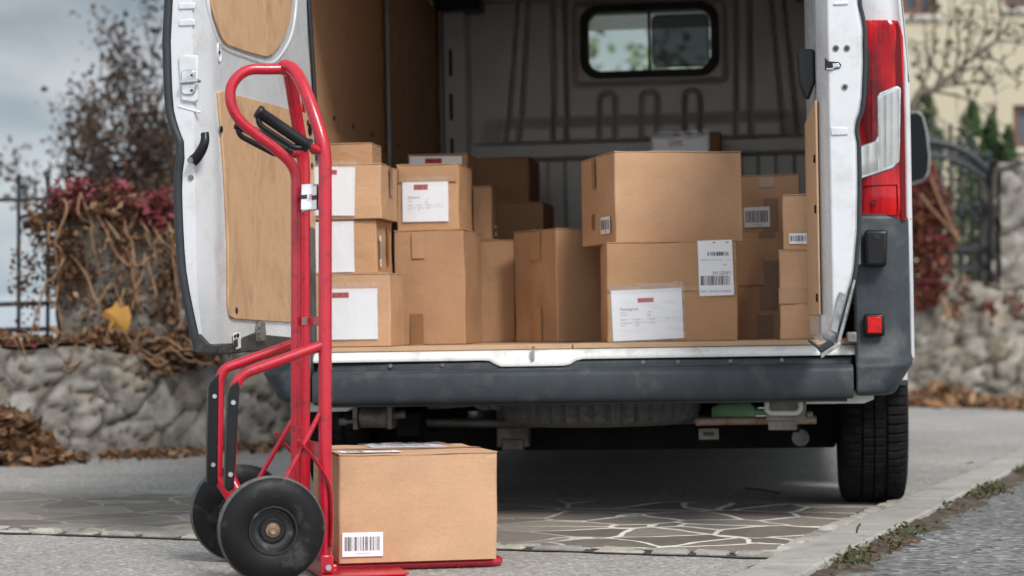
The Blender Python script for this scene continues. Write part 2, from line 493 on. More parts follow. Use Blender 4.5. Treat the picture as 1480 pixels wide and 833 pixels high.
def bulk(x, z):
    f = .0
    if z > zx1:
        d = sdrr(x, z, wc[0], wc[1] - .004, .345, .185, .03); f -= .022 * math.exp(-(d / .007) ** 2)
        f += .010 * (1 - ss(-.012, .004, d))
        for xa, za, xb, zb, wd in lines:
            xx = xa + (xb - xa) * (z - za) / (zb - za)
            f -= .032 * math.exp(-((x - xx) / (wd * .65)) ** 2)
        xs = [l[0] + (l[2] - l[0]) * (z - l[1]) / (l[3] - l[1]) for l in lines]
        for i in (0, 2, 4, 6): f += .014 * (ss(xs[i], xs[i] + .012, x) - ss(xs[i + 1] - .012, xs[i + 1], x))
        for ax, _ in arcs:
            dz = max(0, z - zat); d = abs(math.hypot(x - ax, dz) - .036) if z > zat else abs(abs(x - ax) - .036)
            ins = math.hypot(x - ax, dz) < .036 if z > zat else abs(x - ax) < .036
            f -= .036 * math.exp(-(d / .0065) ** 2)
            if ins: f += .010
        f += .045 * (1 - ss(zc - .05, zc + .012, z)) * (1 - ss(.62, .75, abs(x)))
    f += .055 * ss(zx0 - .012, zx0, z) * (1 - ss(zx1, zx1 + .014, z))
    if z < zx0:
        f += -.03 + .022 * ss(.35, .6, .5 + .5 * math.cos(x * 2 * math.pi / .16))
    return f
NX, NZ = 300, 255
X0, X1, Z0, Z1 = -.93, .93, .555, 2.11
mb = MB()
mb.grid(lambda u, v: Vector((X0 + (X1 - X0) * u, YB - bulk(X0 + (X1 - X0) * u, Z0 + (Z1 - Z0) * v), Z0 + (Z1 - Z0) * v)), NX, NZ,
        skip=lambda u, v: sdrr(X0 + (X1 - X0) * u, Z0 + (Z1 - Z0) * v, wc[0], wc[1], .287, WH, .06) < -.004)
# pillars beside the bulkhead, with slots
for sx in (-1, 1):
    mb.span((sx * .93, 2.90, .56), (sx * .80, 2.935, 2.1)); mb.span((sx * .80, 2.90, .56), (sx * .785, 3.09, 2.1))
bulkm = NT('bulkhead_paint'); bulkm.set(Roughness=.33)
bulkm.color(bulkm.ramp(bulkm.noise(4, 6, .6), [(.3, (.49, .475, .445)), (.7, (.59, .575, .54))])); bulkm.bump(bulkm.noise(70, 3), .05, .002)
bk = mb.build('bulkhead', bulkm.mat, van, sharp=60)
mb = MB()
for sx in (-1, 1):
    for k in range(5): mb.span((sx * .858, 2.898, .95 + k * .2), (sx * .842, 2.902, 1.07 + k * .2))
    mb.span((sx * .90, 2.80, 2.035), (sx * .70, 2.98, 2.10), 0)
mb.build_each('pillar_slot', M['black_plastic'], bk, .01)
mb = MB()
for sx in (-1, 1):
    for k in range(5): mb.disc((sx * .905, 2.899, .86 + k * .2), (0, -1, 0), .010, .006, 10)
mb.build_each('pillar_bolt', M['steel'], bk)
# bulkhead window
wn = MB()
def ring(mb, w0, h0, r0, w1, h1, r1, c, y0, y1, mat=0):
    o = [(Vector((c[0] + x, y0, c[1] + z))) for x, z in rrect(w0, h0, r0, 8)]
    i = [(Vector((c[0] + x, y0, c[1] + z))) for x, z in rrect(w1, h1, r1, 8)]
    sh = Vector((0, y1 - y0, 0)); mb.loft([[p + sh for p in o], o, i, [p + sh for p in i]], mat, True, False, False)
ring(wn, .632, .335, .085, .556, .270, .06, wc, YB - .035, YB + .03)
wn.span((wc[0] - .007, YB - .012, wc[1] - .134), (wc[0] + .007, YB + .0, wc[1] + .134))
win = wn.build('bulkhead_window', M['black_rubber'], van, .006)
mb = MB(); mb.add([Vector((wc[0] + x, YB + .006, wc[1] + z)) for x, z in rrect(.57, .285, .06, 8)], [tuple(range(36))])
mb.build('pane', M['glass'], win)
mb = MB(); mb.add([Vector((wc[0] + .142 + x, YB - .002, wc[1] + z)) for x, z in rrect(.25, .23, .03, 8)], [tuple(range(36))]); mb.build('tinted_pane', thin_mix('tinted_window_glass', (.11, .11, .115), .01, .05), win)
mb = MB(); ring(mb, .262, .24, .03, .247, .225, .024, (wc[0] + .142, wc[1] - .004), YB - .014, YB - .004)
mb.build('sliding_pane_frame', M['interior_dark'], win)

# ---- cab -------------------------------------------------------------
mb = MB()
mb.add([(-.93, 5.04, 1.32), (.93, 5.04, 1.32), (.83, 4.40, 2.20), (-.83, 4.40, 2.20)], [(0, 1, 2, 3)])
mb.build('windscreen', M['glass'], van)
mb = MB()
for sx in (-1, 1): mb.add([(sx * 1.0, 3.98, 1.36), (sx * 1.0, 5.0, 1.3), (sx * .88, 4.35, 2.22), (sx * .9, 3.98, 2.26)], [(0, 1, 2, 3)])
mb.build_each('side_window', M['glass'], van)
mb = MB()
mb.span((-.95, 4.55, .9), (.95, 5.0, 1.22)); mb.span((-.95, 3.3, .5), (.95, 3.35, .9))
mb.build('dashboard', M['interior_dark'], van, .05)
for x in (-.48, .12, .56):
    mb = MB()
    mb.span((x - .23, 3.55, .75), (x + .23, 4.05, .92)); mb.loft([[Vector((x + s * a, y + k, z)) for a, k in ((-1, 0), (1, 0), (1, .1), (-1, .1))] for s, y, z in ((.23, 3.55, .85), (.24, 3.47, 1.2), (.19, 3.42, 1.52))])
    mb.loft([[Vector((x + a * .13, 3.41 + k, z)) for a, k in ((-1, 0), (1, 0), (1, .09), (-1, .09))] for z in (1.55, 1.78)])
    mb.build('cab_seat', M['fabric'], van, .03, 3)

# ---- rear sill and bumper ---------------------------------------------
mb = MB()
sec = [(.10, .543), (.012, .543), (-.004, .537), (-.014, .528), (-.018, .520), (-.016, .513), (.10, .511)]
def sillx(x):
    d = abs(x - vp(772, 515, 0).x); return .020 * (1 - ss(.10, .15, d))
xs = [-.90 + 1.78 * k / 90 for k in range(91)]
mb.loft([[Vector((x, y - (sillx(x) * .5 if y < 0 else 0), z - (sillx(x) if z < .536 else 0) - (sillx(x) * .35 if .536 <= z < .54 else 0))) for y, z in sec] for x in xs], 0, True, True)
sill = mb.build('rear_sill', M['white_dirty'], van, sharp=50)
mb = MB()
lx = vp(772, 515, 0).x
mb.tube([(lx, -.012, .512), (lx, -.03, .515), (lx, -.032, .545), (lx, -.012, .55)], .005, 8, 0)
mb.span((lx - .045, -.014, .506), (lx + .045, -.006, .514), 0)
mb.build('door_striker', M['steel'], sill)
mb = MB()
for p in (565, 640, 740, 930, 980, 1056, 1130):
    q = vp(p, 521, -.01); mb.disc((q.x, -.010, .500), (0, -1, 0), .006, .010, 10, 0)
mb.build_each('sill_bolt', M['under_grey'], sill)
mb = MB()
bs = [(.05, .509), (-.012, .508), (-.018, .502), (-.020, .487), (-.075, .483), (-.088, .474), (-.092, .462), (-.092, .405), (-.085, .388), (-.07, .380), (.05, .378)]
xs = [-.842 + 1.682 * k / 40 for k in range(41)]
mb.loft([[Vector((x, y + .02 * (x / .9) ** 2, z)) for y, z in bs] for x in xs], 0, True, True)
bump = mb.build('rear_bumper', M['bumper'], van, .006, 3, sharp=50)
mb = MB(); mb.span((-.82, -.055, .372), (.82, .0, .379)); mb.build('bumper_lip', M['black_plastic'], bump)
def corner(sx, ztop):
    zs = [.388, .40, .43, .48, .5, .515, .60, .75, ztop - .012, ztop]
    rings = []
    for z in zs:
        k = .05 * ss(.52, .385, z) if z < .52 else 0
        k = .055 * (1 - ss(.385, .50, z)); yo = -.092 if z < .497 else -.058
        if .497 < z < .52: yo = -.075 + (z - .497) / .023 * .017
        inn = .012 if z in (zs[0], zs[-1]) else 0
        pl = [(.848, yo + .02), (.95, yo + .022), (.985, yo + .036), (1.014, yo + .075), (1.026, yo + .13), (1.03, .2), (1.034, .5)]
        rings.append([Vector((sx * (x - k * (1 if x > .9 else 0) - inn * (x > .9)), y + inn, z)) for x, y in pl] +
                     [Vector((sx * (x - k * (x > .9)), y, z)) for x, y in ((1.0, .5), (1.0, .12), (.848, .05))])
    mb = MB(); mb.loft(rings, 0, True, True)
    return mb.build('bumper_corner', M['bumper'], van, .010, 3, sharp=60)
cr = corner(1, .945); cl = corner(-1, .945)
q = [vp(px, py, -.062) for px, py in ((1249, 333), (1283, 333), (1281, 386), (1250, 386))]
def buffer(sx):
    mb = MB()
    mb.prism([Vector((sx * p.x, -.036, p.z)) for p in q], (0, -.055, 0)); 
    o = mb.build('door_buffer', M['black_plastic'], van, .011, 3)
    mb = MB(); mb.disc((sx * (q[0].x + .037), -.090, q[0].z - .02), (0, -1, 0), .010, .004, 14); mb.build('buffer_screw', M['black_rubber'], o)
buffer(1); buffer(-1)
def reflector(sx):
    a, b = vp(1248, 454, -.06), vp(1279, 486, -.06)
    mb = MB(); mb.span((sx * a.x, -.045, a.z), (sx * b.x, -.064, b.z)); o = mb.build('reflector_housing', M['black_plastic'], van, .008, 3)
    a, b = vp(1253, 458, -.06), vp(1274, 482, -.06)
    mb = MB(); mb.span((sx * a.x, -.050, a.z), (sx * b.x, -.070, b.z)); mb.build('reflector', M['reflector'], o, .003)
reflector(1); reflector(-1)

# ---- tail lights ---------------------------------------------------------
def bow(x):   # plan curve of the pillar's outer face
    x = abs(x); return -.004 + .10 * max(0, (x - .965)) ** 1.0 * 1.2 + 6 * max(0, x - 1.0) ** 2
def lamp(sx):
    yl = -.01
    def P(px, py, dy=0):
        p = vp(px, py, yl); return Vector((sx * p.x, bow(p.x) + dy, p.z))
    def slab(poly, y0, y1):
        mb = MB(); n = len(poly)
        top = [P(*p, y1) for p in poly]; base = [P(*p, y0) for p in poly]
        mb.loft([base, top], 0, True, True, False); return mb
    housing = [(1240, 322)]
    outline = [(1239, 318), (1239, 230), (1236, 205), (1243, 150), (1246, 90), (1247, 34), (1255, 27), (1275, 22), (1289, 21), (1296, 27), (1301, 42), (1305, 90), (1308, 180), (1310, 318)]
    mb = MB()
    # gridded, bowed red lens
    rows = []
    ysn = [318, 300, 275, 250, 225, 200, 175, 150, 125, 100, 75, 55, 40, 30]
    for yy in ysn:
        xl = 1239 if yy > 60 else 1247
        xr = 1310 - (318 - yy) * .018 - max(0, 50 - yy) * .35
        ring_ = []
        for k in range(15):
            xx = xl + (xr - xl) * k / 14; ring_.append(P(xx, yy, -.026 + .012 * (abs(k / 7 - 1)) ** 4 + (.008 if yy in (318, 30) else 0)))
        rows.append(ring_)
    mb.loft(rows, 0, False, False)
    edge = [rows[0][k] for k in range(15)] + [r[-1] for r in rows[1:]] + [rows[-1][k] for k in range(13, -1, -1)] + [r[0] for r in rows[-2:0:-1]]
    back = [Vector((p.x, .02 + max(0, abs(p.x) - .98), p.z)) for p in edge]
    mb.loft([edge, back], 0, True, False, False)
    o = mb.build('tail_light', M['red_light'], van, sharp=60)
    edge_strip = [(1291, 124), (1296, 30), (1301, 44), (1307, 180), (1309, 316), (1302, 316), (1300, 232), (1303, 128)]
    slab(edge_strip, -.020, -.024).build('lamp_rim', M['red_dark'], o, .001)
    lens = [(1267, 141), (1271, 135), (1295, 125), (1302, 128), (1300, 234), (1290, 245), (1241, 261), (1240, 213), (1264, 205), (1268, 197)]
    slab(lens, -.022, -.031).build('lens_surround', M['lens_rim'], o, .004)
    lens2 = [(1270, 142), (1295, 130), (1300, 131), (1298, 233), (1289, 241), (1271.5, 246), (1271, 200)]
    def fluted(x0, x1, y0, y1, nf, sl0, sl1):
        mb = MB()
        mb.grid(lambda u, v: P(x0 + (x1 - x0) * u, (y0 + sl0 * u) * (1 - v) + (y1 + sl1 * u) * v, -.033 + .0016 * abs(math.sin(math.pi * nf * u)) - .004 * math.sin(math.pi * v)), nf * 8, 16)
        return mb.build('clear_lens', M['clear_lens'], o, recalc=False, sharp=0)
    fluted(1271.5, 1299, 143, 245, 3, -13, -10)
    lens3 = [(1242, 215), (1269, 205), (1269.5, 247), (1242.5, 256)]
    fluted(1243, 1269, 215, 256, 2, -9, -9)
    mb = MB(); c = P(1263, 293, -.027); mb.disc(c, (0, -1, 0), .009, .006, 12); mb.build('lamp_screw', M['red_dark'], o)
    f = [(1246, 270), (1296, 268), (1298, 312), (1245, 312)]
    mbf = MB(); ps = [P(*p, -.027) for p in f]; mbf.tube(ps + [ps[0]], .0022, 6); mbf.build('lamp_ridge', M['red_dark'], o)
    return o
lamp(1); lamp(-1)

# ---- wheels -----------------------------------------------------------------
def van_wheel(loc, steer=0, tilt=0, r=.345, w=.222):
    Mx = Matrix.Translation(loc) @ Matrix.Rotation(steer, 4, 'Z')
    h = w / 2
    prof = [(.20, -h * .80), (.235, -h * .98), (.29, -h * 1.04), (.325, -h * .97), (.338, -h * .86), (r, -h * .70), (r, -h * .42), (r - .009, -h * .40), (r - .009, -h * .34), (r, -h * .32), (r + .001, -h * .03), (r - .009, -h * .01)]
    prof = prof + [(a, -b) for a, b in prof[::-1]]
    def rf(k, j):
        m = j if j < 12 else 23 - j
        if m in (4, 5, 6): return -.008 if k % 5 == 0 else 0
        if m in (9, 10): return -.004 if k % 5 == 2 else 0
        if m in (6, 7): return -.003 if k % 5 == 4 else 0
        return 0
    mb = MB(); mb.lathe(prof, Mx, 340, 0, rf)
    o = mb.build('wheel', M['tyre'], van, sharp=28)
    mb = MB(); mb.lathe([(.205, -h * .85), (.195, -h * .5), (.18, 0), (.05, h * .2), (.04, h * .6), (0, h * .6)], Mx, 40); mb.lathe([(.0, -h * .3), (.19, -h * .3), (.2, -h * .8)], Mx, 40)
    mb.build('rim', M['under_grey'], o)
YA = .93
van_wheel(Vector((.925, YA, .345 - .016)))
van_wheel(Vector((-.925, YA, .345 + .016)))
van_wheel(Vector((.985, 4.43, .35)), R(22)); van_wheel(Vector((-.91, 4.43, .35)), R(22))
# ---- mirror ------------------------------------------------------------------
def mirror(sx):
    yy = 4.25
    mb = MB()
    out = [(1312, 162), (1327, 160), (1335, 166), (1341, 190), (1345, 225), (1344, 248), (1338, 260), (1318, 266), (1308, 262)]
    pts = [vp(px, py, yy) for px, py in out]
    mb.prism([Vector((sx * p.x, yy, p.z)) for p in pts], (0, .16, 0)); mb.bar((sx * 1.0, yy + .1, pts[0].z - .1), (sx * pts[0].x, yy + .1, pts[0].z - .12), .08, .2)
    o = mb.build('wing_mirror', simple('mirror_shell_grey', (.28, .285, .29), .35), van, .02, 3)
    cx = sum(p.x for p in pts) / len(pts); cz = sum(p.z for p in pts) / len(pts)
    mb = MB(); mb.prism([Vector((sx * (cx + (p.x - cx) * .94 - .006), yy - .004, cz + (p.z - cz) * .955)) for p in pts], (0, .012, 0)); mb.build('mirror_glass', simple('dark_mirror_glass', (.008, .009, .010), .5, 0, spec=.15), o)
mirror(1); mirror(-1)

# ---- under the van --------------------------------------------------------------
mb = MB()
a, b = vp(450, 612, .9), vp(1215, 646, .9)
mb.span((-.80, .86, b.z), (.80, 1.0, a.z))
for sx in (-1, 1): mb.span((sx * .60, .5, .25), (sx * .68, 1.6, .33)); mb.span((sx * .55, .4, .36), (sx * .63, 3.8, .47))
mb.span((-.8, .12, .39), (.8, .20, .47)); mb.span((-.85, 1.3, .30), (.85, 1.36, .47)); mb.disc((.82, .93, .33), (-1, 0, 0), .14, .14, 24)  # full-width black sheet ahead of the axle added to darken the see-through gap
mb.disc((-.68, .93, .33), (-1, 0, 0), .14, .14, 24)
axle = mb.build('rear_axle', M['under'], van, .008)
a, b = vp(1010, 620, .86), vp(1039, 635, .86)
mb = MB(); mb.span((a.x, .852, a.z), (b.x, .858, b.z), 0)
for k in range(8):
    x = a.x + (b.x - a.x) * (.22 + .07 * k); mb.span((x, .850, a.z - .010), (x + .0025, .852, b.z + .012), 1)
mb.build('axle_sticker', [simple('grimy_paper', (.42, .40, .36), .7, 0, 20, .2), M['ink']], axle)
a, b = vp(720, 590, .86), vp(768, 645, .86)
mb = MB(); mb.span((a.x, .80, a.z), (b.x, .86, b.z)); mb.span((a.x + .02, .79, b.z - .012), (b.x - .02, .84, b.z + .03)); mb.build('axle_bracket', M['under_grey'], axle, .006)
# spare tyre lies flat under the floor
c0 = vp(718, 588, .55); c1 = vp(1020, 588, .55)
cx = (c0.x + c1.x) / 2
Mx = Matrix.Translation((cx, .56, .385)) @ Matrix.Rotation(R(90), 4, 'Y')
h = .1; r = .335
prof = [(.2, -h * .8), (.24, -h), (.30, -h * 1.03), (.325, -h * .85), (r, -h * .6), (r, h * .6), (.325, h * .85), (.3, h), (.2, h * .8)]
mb = MB(); mb.lathe(prof, Mx, 168, 0, lambda k, j: (-.012 if k % 4 == 0 else 0) if j in (3, 4, 5, 6) else 0)
sp = mb.build('spare_wheel', M['tread'], van, sharp=28)
mb = MB(); mb.lathe([(0, .075), (.12, .085), (.2, .085), (.215, .07)], Mx, 40); mb.build('rim', M['under_grey'], sp)
# towing eye
mb = MB()
P = lambda px, py, y: vp(px, py, y)
p = [P(1109, 574, .05), P(1108, 592, .05), P(1113, 597, .05), P(1152, 597, .05), P(1157, 592, .05), P(1157, 574, .05)]
mb.tube(fillet_path(p, .008), .009, 10); tow = mb.build('towing_eye', simple('grimy_white_metal', (.5, .48, .45), .5, .1, 20, .2, dirt=((.2, .18, .15), 20, .5, .7, .5)), van)
a, b = P(1107, 578, .09), P(1166, 622, .09)
mb = MB(); mb.span((a.x, .085, a.z), (b.x, .14, b.z + .03)); mb.span((a.x + .005, .10, b.z + .05), (b.x - .03, .2, b.z)); mb.disc((b.x, .09, (a.z + b.z) / 2), (1, 0, 0), .012, .02, 10); mb.build('tow_bracket', M['under_grey'], van, .006)
# green canister and corroded tail pipe
a, b = P(1029, 596, .5), P(1090, 596, .5); 
mb = MB(); mb.tube([(a.x, .5, a.z), (a.x + .03, .5, a.z), (b.x - .02, .5, b.z), (b.x, .5, b.z)], [.018, .034, .036, .02], 20); mb.tube([(b.x, .5, b.z), (b.x + .07, .5, b.z)], .012, 10)
mb.build('green_canister', M['green_plastic'], van)
a, b = P(1006, 609, .42), P(1180, 607, .42)
mb = MB(); mb.tube([(a.x, .44, a.z - .003), (a.x + .1, .42, a.z), (b.x, .42, b.z)], .014, 12)
mb.build('tail_pipe', simple('corroded_pipe', (.45, .36, .30), .6, .3, 12, .35, .3, 60, dirt=((.28, .11, .05), 12, .45, .6, .9)), van)
# silencer pod on the left with hangers
a, b = P(521, 603, .3), P(560, 603, .3)
mb = MB(); mb.tube([(a.x, .3, a.z), (a.x + .004, .3, a.z), (b.x, .3, b.z), (b.x + .004, .3, b.z)], [.030, .036, .036, .030], 20)
mb.tube([(b.x, .3, b.z + .005), (b.x + .06, .3, b.z + .008)], .014, 10); mb.tube([(a.x - .025, .3, a.z), (a.x, .3, a.z)], .012, 10)
for x in (a.x - .012, b.x + .012): mb.span((x - .008, .27, a.z - .04), (x + .008, .33, .47))
mb.build('suspension_bush', M['under_grey'], van, .003)
a, b = P(478, 583, .06), P(568, 594, .06)
mb = MB(); mb.prism([(a.x - .1, .06, a.z + .02), (b.x, .06, a.z + .02), (b.x - .02, .06, a.z + .005), (a.x + .1, .06, a.z + .004), (a.x + .05, .06, b.z), (a.x - .1, .06, b.z)], (0, .05, 0)); mb.build('floor_bracket', M['white_dirty'], van)
mb = MB(); a, b = P(1165, 572, .04), P(1263, 583, .04); mb.prism([(a.x, .04, a.z), (b.x, .04, a.z + .02), (b.x, .04, b.z + .012), (b.x - .03, .04, b.z), (a.x, .04, b.z)], (0, .05, 0)); mb.build('floor_bracket', M['white_dirty'], van)
mb = MB(); random.seed(3)
for k in range(7):
    x0 = -.55 + .06 * k + random.uniform(-.03, .03); pth = [(x0, .55, .46), (x0 + random.uniform(-.06, .06), .5, .40), (x0 + random.uniform(-.1, .1), .5, .34 + random.uniform(0, .05)), (x0 + random.uniform(0, .3), .62, .37)]
    mb.tube(smooth_path(pth, 5), random.uniform(.006, .014), 8)
mb.tube([(-.45, .5, .40), (.0, .52, .385)], .012, 10); mb.tube([(-.9, .6, .3), (-.3, .7, .28), (.5, .7, .29)], .016, 10)
mb.disc((.68, .78, .22), (0, -1, 0), .03, .06, 12)
mb.build('hoses', M['under_grey'], van)
# ================================================================== REAR DOORS
def interp(tab, y):
    if y <= tab[0][0]: return tab[0][1]
    for (a, b), (c, d) in zip(tab, tab[1:]):
        if y <= c: return b + (d - b) * (y - a) / (c - a)
    return tab[-1][1]
def door(A, B, sx, outer, hinge_px, ybot):
    """A free inner corner, B hinge inner corner (van-local xy). returns dict of helpers."""
    A, B = Vector((*A, 0)), Vector((*B, 0))
    u = (A - B).normalized(); n = Vector((-u.y, u.x, 0))
    if n.x * sx < 0: n = -n
    Wd = (A - B).length
    pt = lambda w, t, z: B + u * w + n * t + Vector((0, 0, z))
    edge = lambda px, py, dw=0: vp(px, py, 0, u, A + u * dw)         # on the free-edge plane
    inner = lambda px, py, dt=0: vp(px, py, 0, n, A + n * dt)        # on the inner plane
    rings, seal = [], []
    ys = [-190, -60, 0, 20, 40, 60, 90, 120, 140, 160, 175, 190, 205, 215, 230, 250, 275, 300, 330, 360, 390, 420, 450, 475, ybot - 10, ybot]
    for y in ys[::-1]:
        xo = interp(outer, y); p = edge(xo, y); z = p.z
        to = (p - A).dot(n)
        cut = .02 if y == ybot else 0
        w0 = (inner(interp(hinge_px, y), y) - B).dot(u) if hinge_px else .0
        t1 = min(.03, to * .5)
        rings.append([pt(w0, cut, z), pt(Wd - .10, cut, z), pt(Wd - .062, .002 + cut, z), pt(Wd - cut, t1, z), pt(Wd - cut, to - .008, z), pt(Wd - .012, to, z), pt(Wd * .5, to + .012, z), pt(w0 + .02, to + .004, z), pt(w0, to - .01, z)])
        seal.append(pt(Wd - .004, to + .006, z))
    mb = MB(); mb.loft(rings, 0, True, True)
    o = mb.build('rear_door', M['white'], van, .005, 3, sharp=45)
    return dict(o=o, edge=edge, inner=inner, u=u, n=n, W=Wd, pt=pt, seal=seal, A=A)
outerL = [(-60, 246), (0, 246), (60, 243), (130, 245), (165, 248), (190, 256), (205, 262), (230, 263), (260, 259), (300, 260), (350, 262), (400, 266), (460, 278), (500, 287)]
hingeL = [(-60, 442), (0, 444), (60, 448), (125, 452), (250, 457), (460, 460), (510, 460)]
DL = door((-.952, -.88), (-.87, .0), -1, outerL, hingeL, 508)
outerR = [(-60, 1240), (12, 1240), (28, 1247), (90, 1248), (140, 1246), (160, 1243), (183, 1235), (207, 1239), (260, 1240), (330, 1239), (390, 1234), (433, 1226), (469, 1217), (500, 1207)]
DR = door((.738, -.80), (.712, -.02), 1, outerR, None, 496)
# seals
mb = MB(); mb.tube([p - DL['u'] * .0 for p in smooth_path(DL['seal'], 4)], .0125, 10, 0); mb.build('door_seal', M['seal'], DL['o'])
mb = MB(); hp = [DL['inner'](interp(hingeL, y) + 2, y, -.004) for y in (-60, 0, 40, 80, 125, 180, 240)]; mb.tube(hp, .008, 8); mb.build('door_seal', M['seal'], DL['o'])
mb = MB(); mb.tube([p + DR['n'] * .0 - DR['u'] * .006 for p in smooth_path(DR['seal'], 4)], .0055, 8); mb.build('door_seal', M['seal'], DR['o'])
# plywood inserts
def insert(D, poly, th=.007):
    mb = MB(); mb.prism([D['inner'](x, y, -.0005) for x, y in poly], D['n'] * -th)
    return mb.build('plywood_insert', M['ply'], D['o'], .0015)
top = [(302, -60), (302, 0), (304, 14), (308, 28), (314, 46), (320, 58), (326, 65), (350, 74), (376, 81), (383, 82), (391, 79), (402, 66), (411, 48), (417, 28), (420, 0), (421, -60)]
insert(DL, top)
low = [(313, 134), (318, 132), (436, 163), (446, 168), (449, 176), (453, 300), (456, 466), (423, 467), (336, 461), (330, 457), (327, 440), (327, 351), (322, 250), (318, 195)]
insert(DL, low)
mb = MB()
for x, y in ((319, 187), (341, 449), (452, 418), (450, 240), (447, 188), (444, 178)):
    mb.disc(DL['inner'](x, y, -.006), -DL['n'], .010 if x != 447 else .02, .004, 14)
mb.build_each('panel_plug', M['black_plastic'], DL['o'], .002)
mb = MB()
i0 = DR['inner']
for th, w0, w1, y0, y1 in ((.006, .03, DR['W'] - .05, 142, 455), (.01, .0, .5, -60, 125)):
    z0 = DR['edge'](1185, y1).z; z1 = DR['edge'](1185, y0).z
    if y0 < 0: continue
    mb.prism([DR['pt'](w0, -.0005, z0), DR['pt'](w1, -.0005, z0), DR['pt'](w1, -.0005, z1), DR['pt'](w0, -.0005, z1)], DR['n'] * -th)
mb.build('plywood_insert', M['ply'], DR['o'], .002)
mb = MB()
for y in (226, 300, 430):
    for w in (DR['W'] - .09,): 
        z = DR['edge'](1185, y).z; mb.disc(DR['pt'](w, -.006, z), -DR['n'], .012, .006, 12)
mb.build_each('panel_plug', M['black_plastic'], DR['o'], .002)
# striker on the left door edge
E = DL['edge']
def panel(mb, D, poly, th, back=.004, mat=0):
    mb.prism([D['edge'](x, y, -back) for x, y in poly], D['u'] * (th + back), mat)
mb = MB(); panel(mb, DL, [(259, 84), (265, 80), (288, 80), (288, 146), (283, 150), (263, 147)], .008)
mb.build('striker_recess', M['white'], DL['o'], .006, 3)
mb = MB(); panel(mb, DL, [(264, 105), (267, 102), (281, 101), (284, 105), (284, 134), (281, 138), (268, 138), (264, 134)], .013, 0)
s = mb.build('striker_plate', M['lens_rim'], DL['o'], .003)
mb = MB(); a, b = E(261, 119, .024), E(286, 117, .024); mb.tube([a + DL['u'] * -.01, a, b, b + DL['u'] * -.01], .0055, 10)
for y in (109, 131): mb.disc(E(277, y, .012), DL['u'], .008, .004, 14)
mb.build('striker_pin', M['steel'], s)
mb = MB(); mb.disc(E(277, 109, .0165), DL['u'], .0035, .002, 8); mb.disc(E(277, 131, .0165), DL['u'], .0035, .002, 8); mb.build_each('striker_screw', M['black_plastic'], s)
mb = MB()
for y in (14, 38): panel(mb, DL, [(259, y - 9), (283, y - 10), (283, y), (259, y + 1)], .004)
panel(mb, DL, [(257, 152), (291, 161), (291, 165), (257, 156)], .002)
mb.build_each('door_pressing', M['white'], DL['o'], .004, 3)
# pull handle
mb = MB()
hp = smooth_path([E(279, 233, .014), E(285, 227, .020), E(292, 216, .024), E(296, 204, .022), E(296, 192, .014)], 5)
rings = []
for k, p in enumerate(hp):
    t = (hp[min(k + 1, len(hp) - 1)] - hp[max(k - 1, 0)]).normalized(); s_ = t.cross(DL['u']).normalized()
    w = .017 - .006 * k / len(hp); h = .012
    rings.append([p + s_ * (w * math.cos(a)) + DL['u'] * (h * math.sin(a)) for a in [2 * math.pi * i / 12 for i in range(12)]])
mb.loft(rings)
hd = mb.build('pull_handle', M['black_plastic'], DL['o'], sharp=60)
mb = MB(); mb.disc(E(276, 232, .022), DL['u'], .009, .006, 14); mb.disc(E(276, 257, .0), DL['u'], .008, .004, 12); mb.build_each('handle_bolt', M['under_grey'], hd)
# boss
mb = MB(); c = DL['inner'](317, 76, -.002)
mb.tube([c + DL['u'].cross(DL['n']) * (.022 * math.sin(a)) * 1.2 + DL['u'] * (.013 * math.cos(a)) for a in [2 * math.pi * k / 24 for k in range(25)]], .0025, 6, 0)
mb.build('door_boss', M['white'], DL['o'])
mb = MB(); mb.disc(c, -DL['n'], .005, .002, 10); mb.build('boss_hole', M['black_rubber'], DL['o'])
# pressed ridge lines on the white sheet between the inserts
mb = MB()
mb.tube(smooth_path([DL['inner'](x, y, .002) for x, y in ((300, -40), (301, 10), (309, 46), (322, 69), (352, 82), (385, 92), (402, 84), (420, 52), (427, 10), (428, -40))], 6), .006, 8)
mb.build('door_pressing', M['white'], DL['o'])
# lower fittings, left door
mb = MB()
panel(mb, DL, [(284, 492), (290, 482), (296, 488), (304, 497), (318, 500), (316, 512), (285, 510)], .012)
P_ = DL['inner']
mb.prism([P_(x, y, -.004) for x, y in ((318, 503), (344, 497), (352, 488), (372, 480), (384, 484), (404, 486), (452, 490), (452, 500), (350, 510), (318, 513))], DL['n'] * .05)
mb.build('door_bottom_seal', simple('worn_black_rubber', (.035, .032, .030), .6, 0, 20, .4, .3, 90, dirt=((.18, .15, .12), 14, .5, .75, .6)), DL['o'], .004)
mb = MB(); mb.prism([P_(x, y, -.003) for x, y in ((370, 470), (373, 464), (378, 466), (380, 492), (369, 494))], DL['n'] * -.012)
for y in (472, 480, 488): mb.disc(P_(375, y, -.016), -DL['n'], .005, .003, 8)
mb.build('door_bracket', M['under_grey'], DL['o'], .002)
mb = MB(); mb.prism([P_(x, y, -.0035) for x, y in ((336, 483), (346, 480), (347, 503), (340, 506), (337, 500))], DL['n'] * -.004)
lk = mb.build('lower_latch', M['white_dirty'], DL['o'], .002)
mb = MB(); mb.prism([P_(x, y, -.0078) for x, y in ((338, 492), (342, 490), (343, 501), (339, 502))], DL['n'] * -.003); mb.disc(P_(343, 485, -.0078), -DL['n'], .006, .004, 10); mb.disc(P_(339, 486, -.0078), -DL['n'], .005, .004, 10); mb.build_each('latch_bolt', M['black_plastic'], lk)
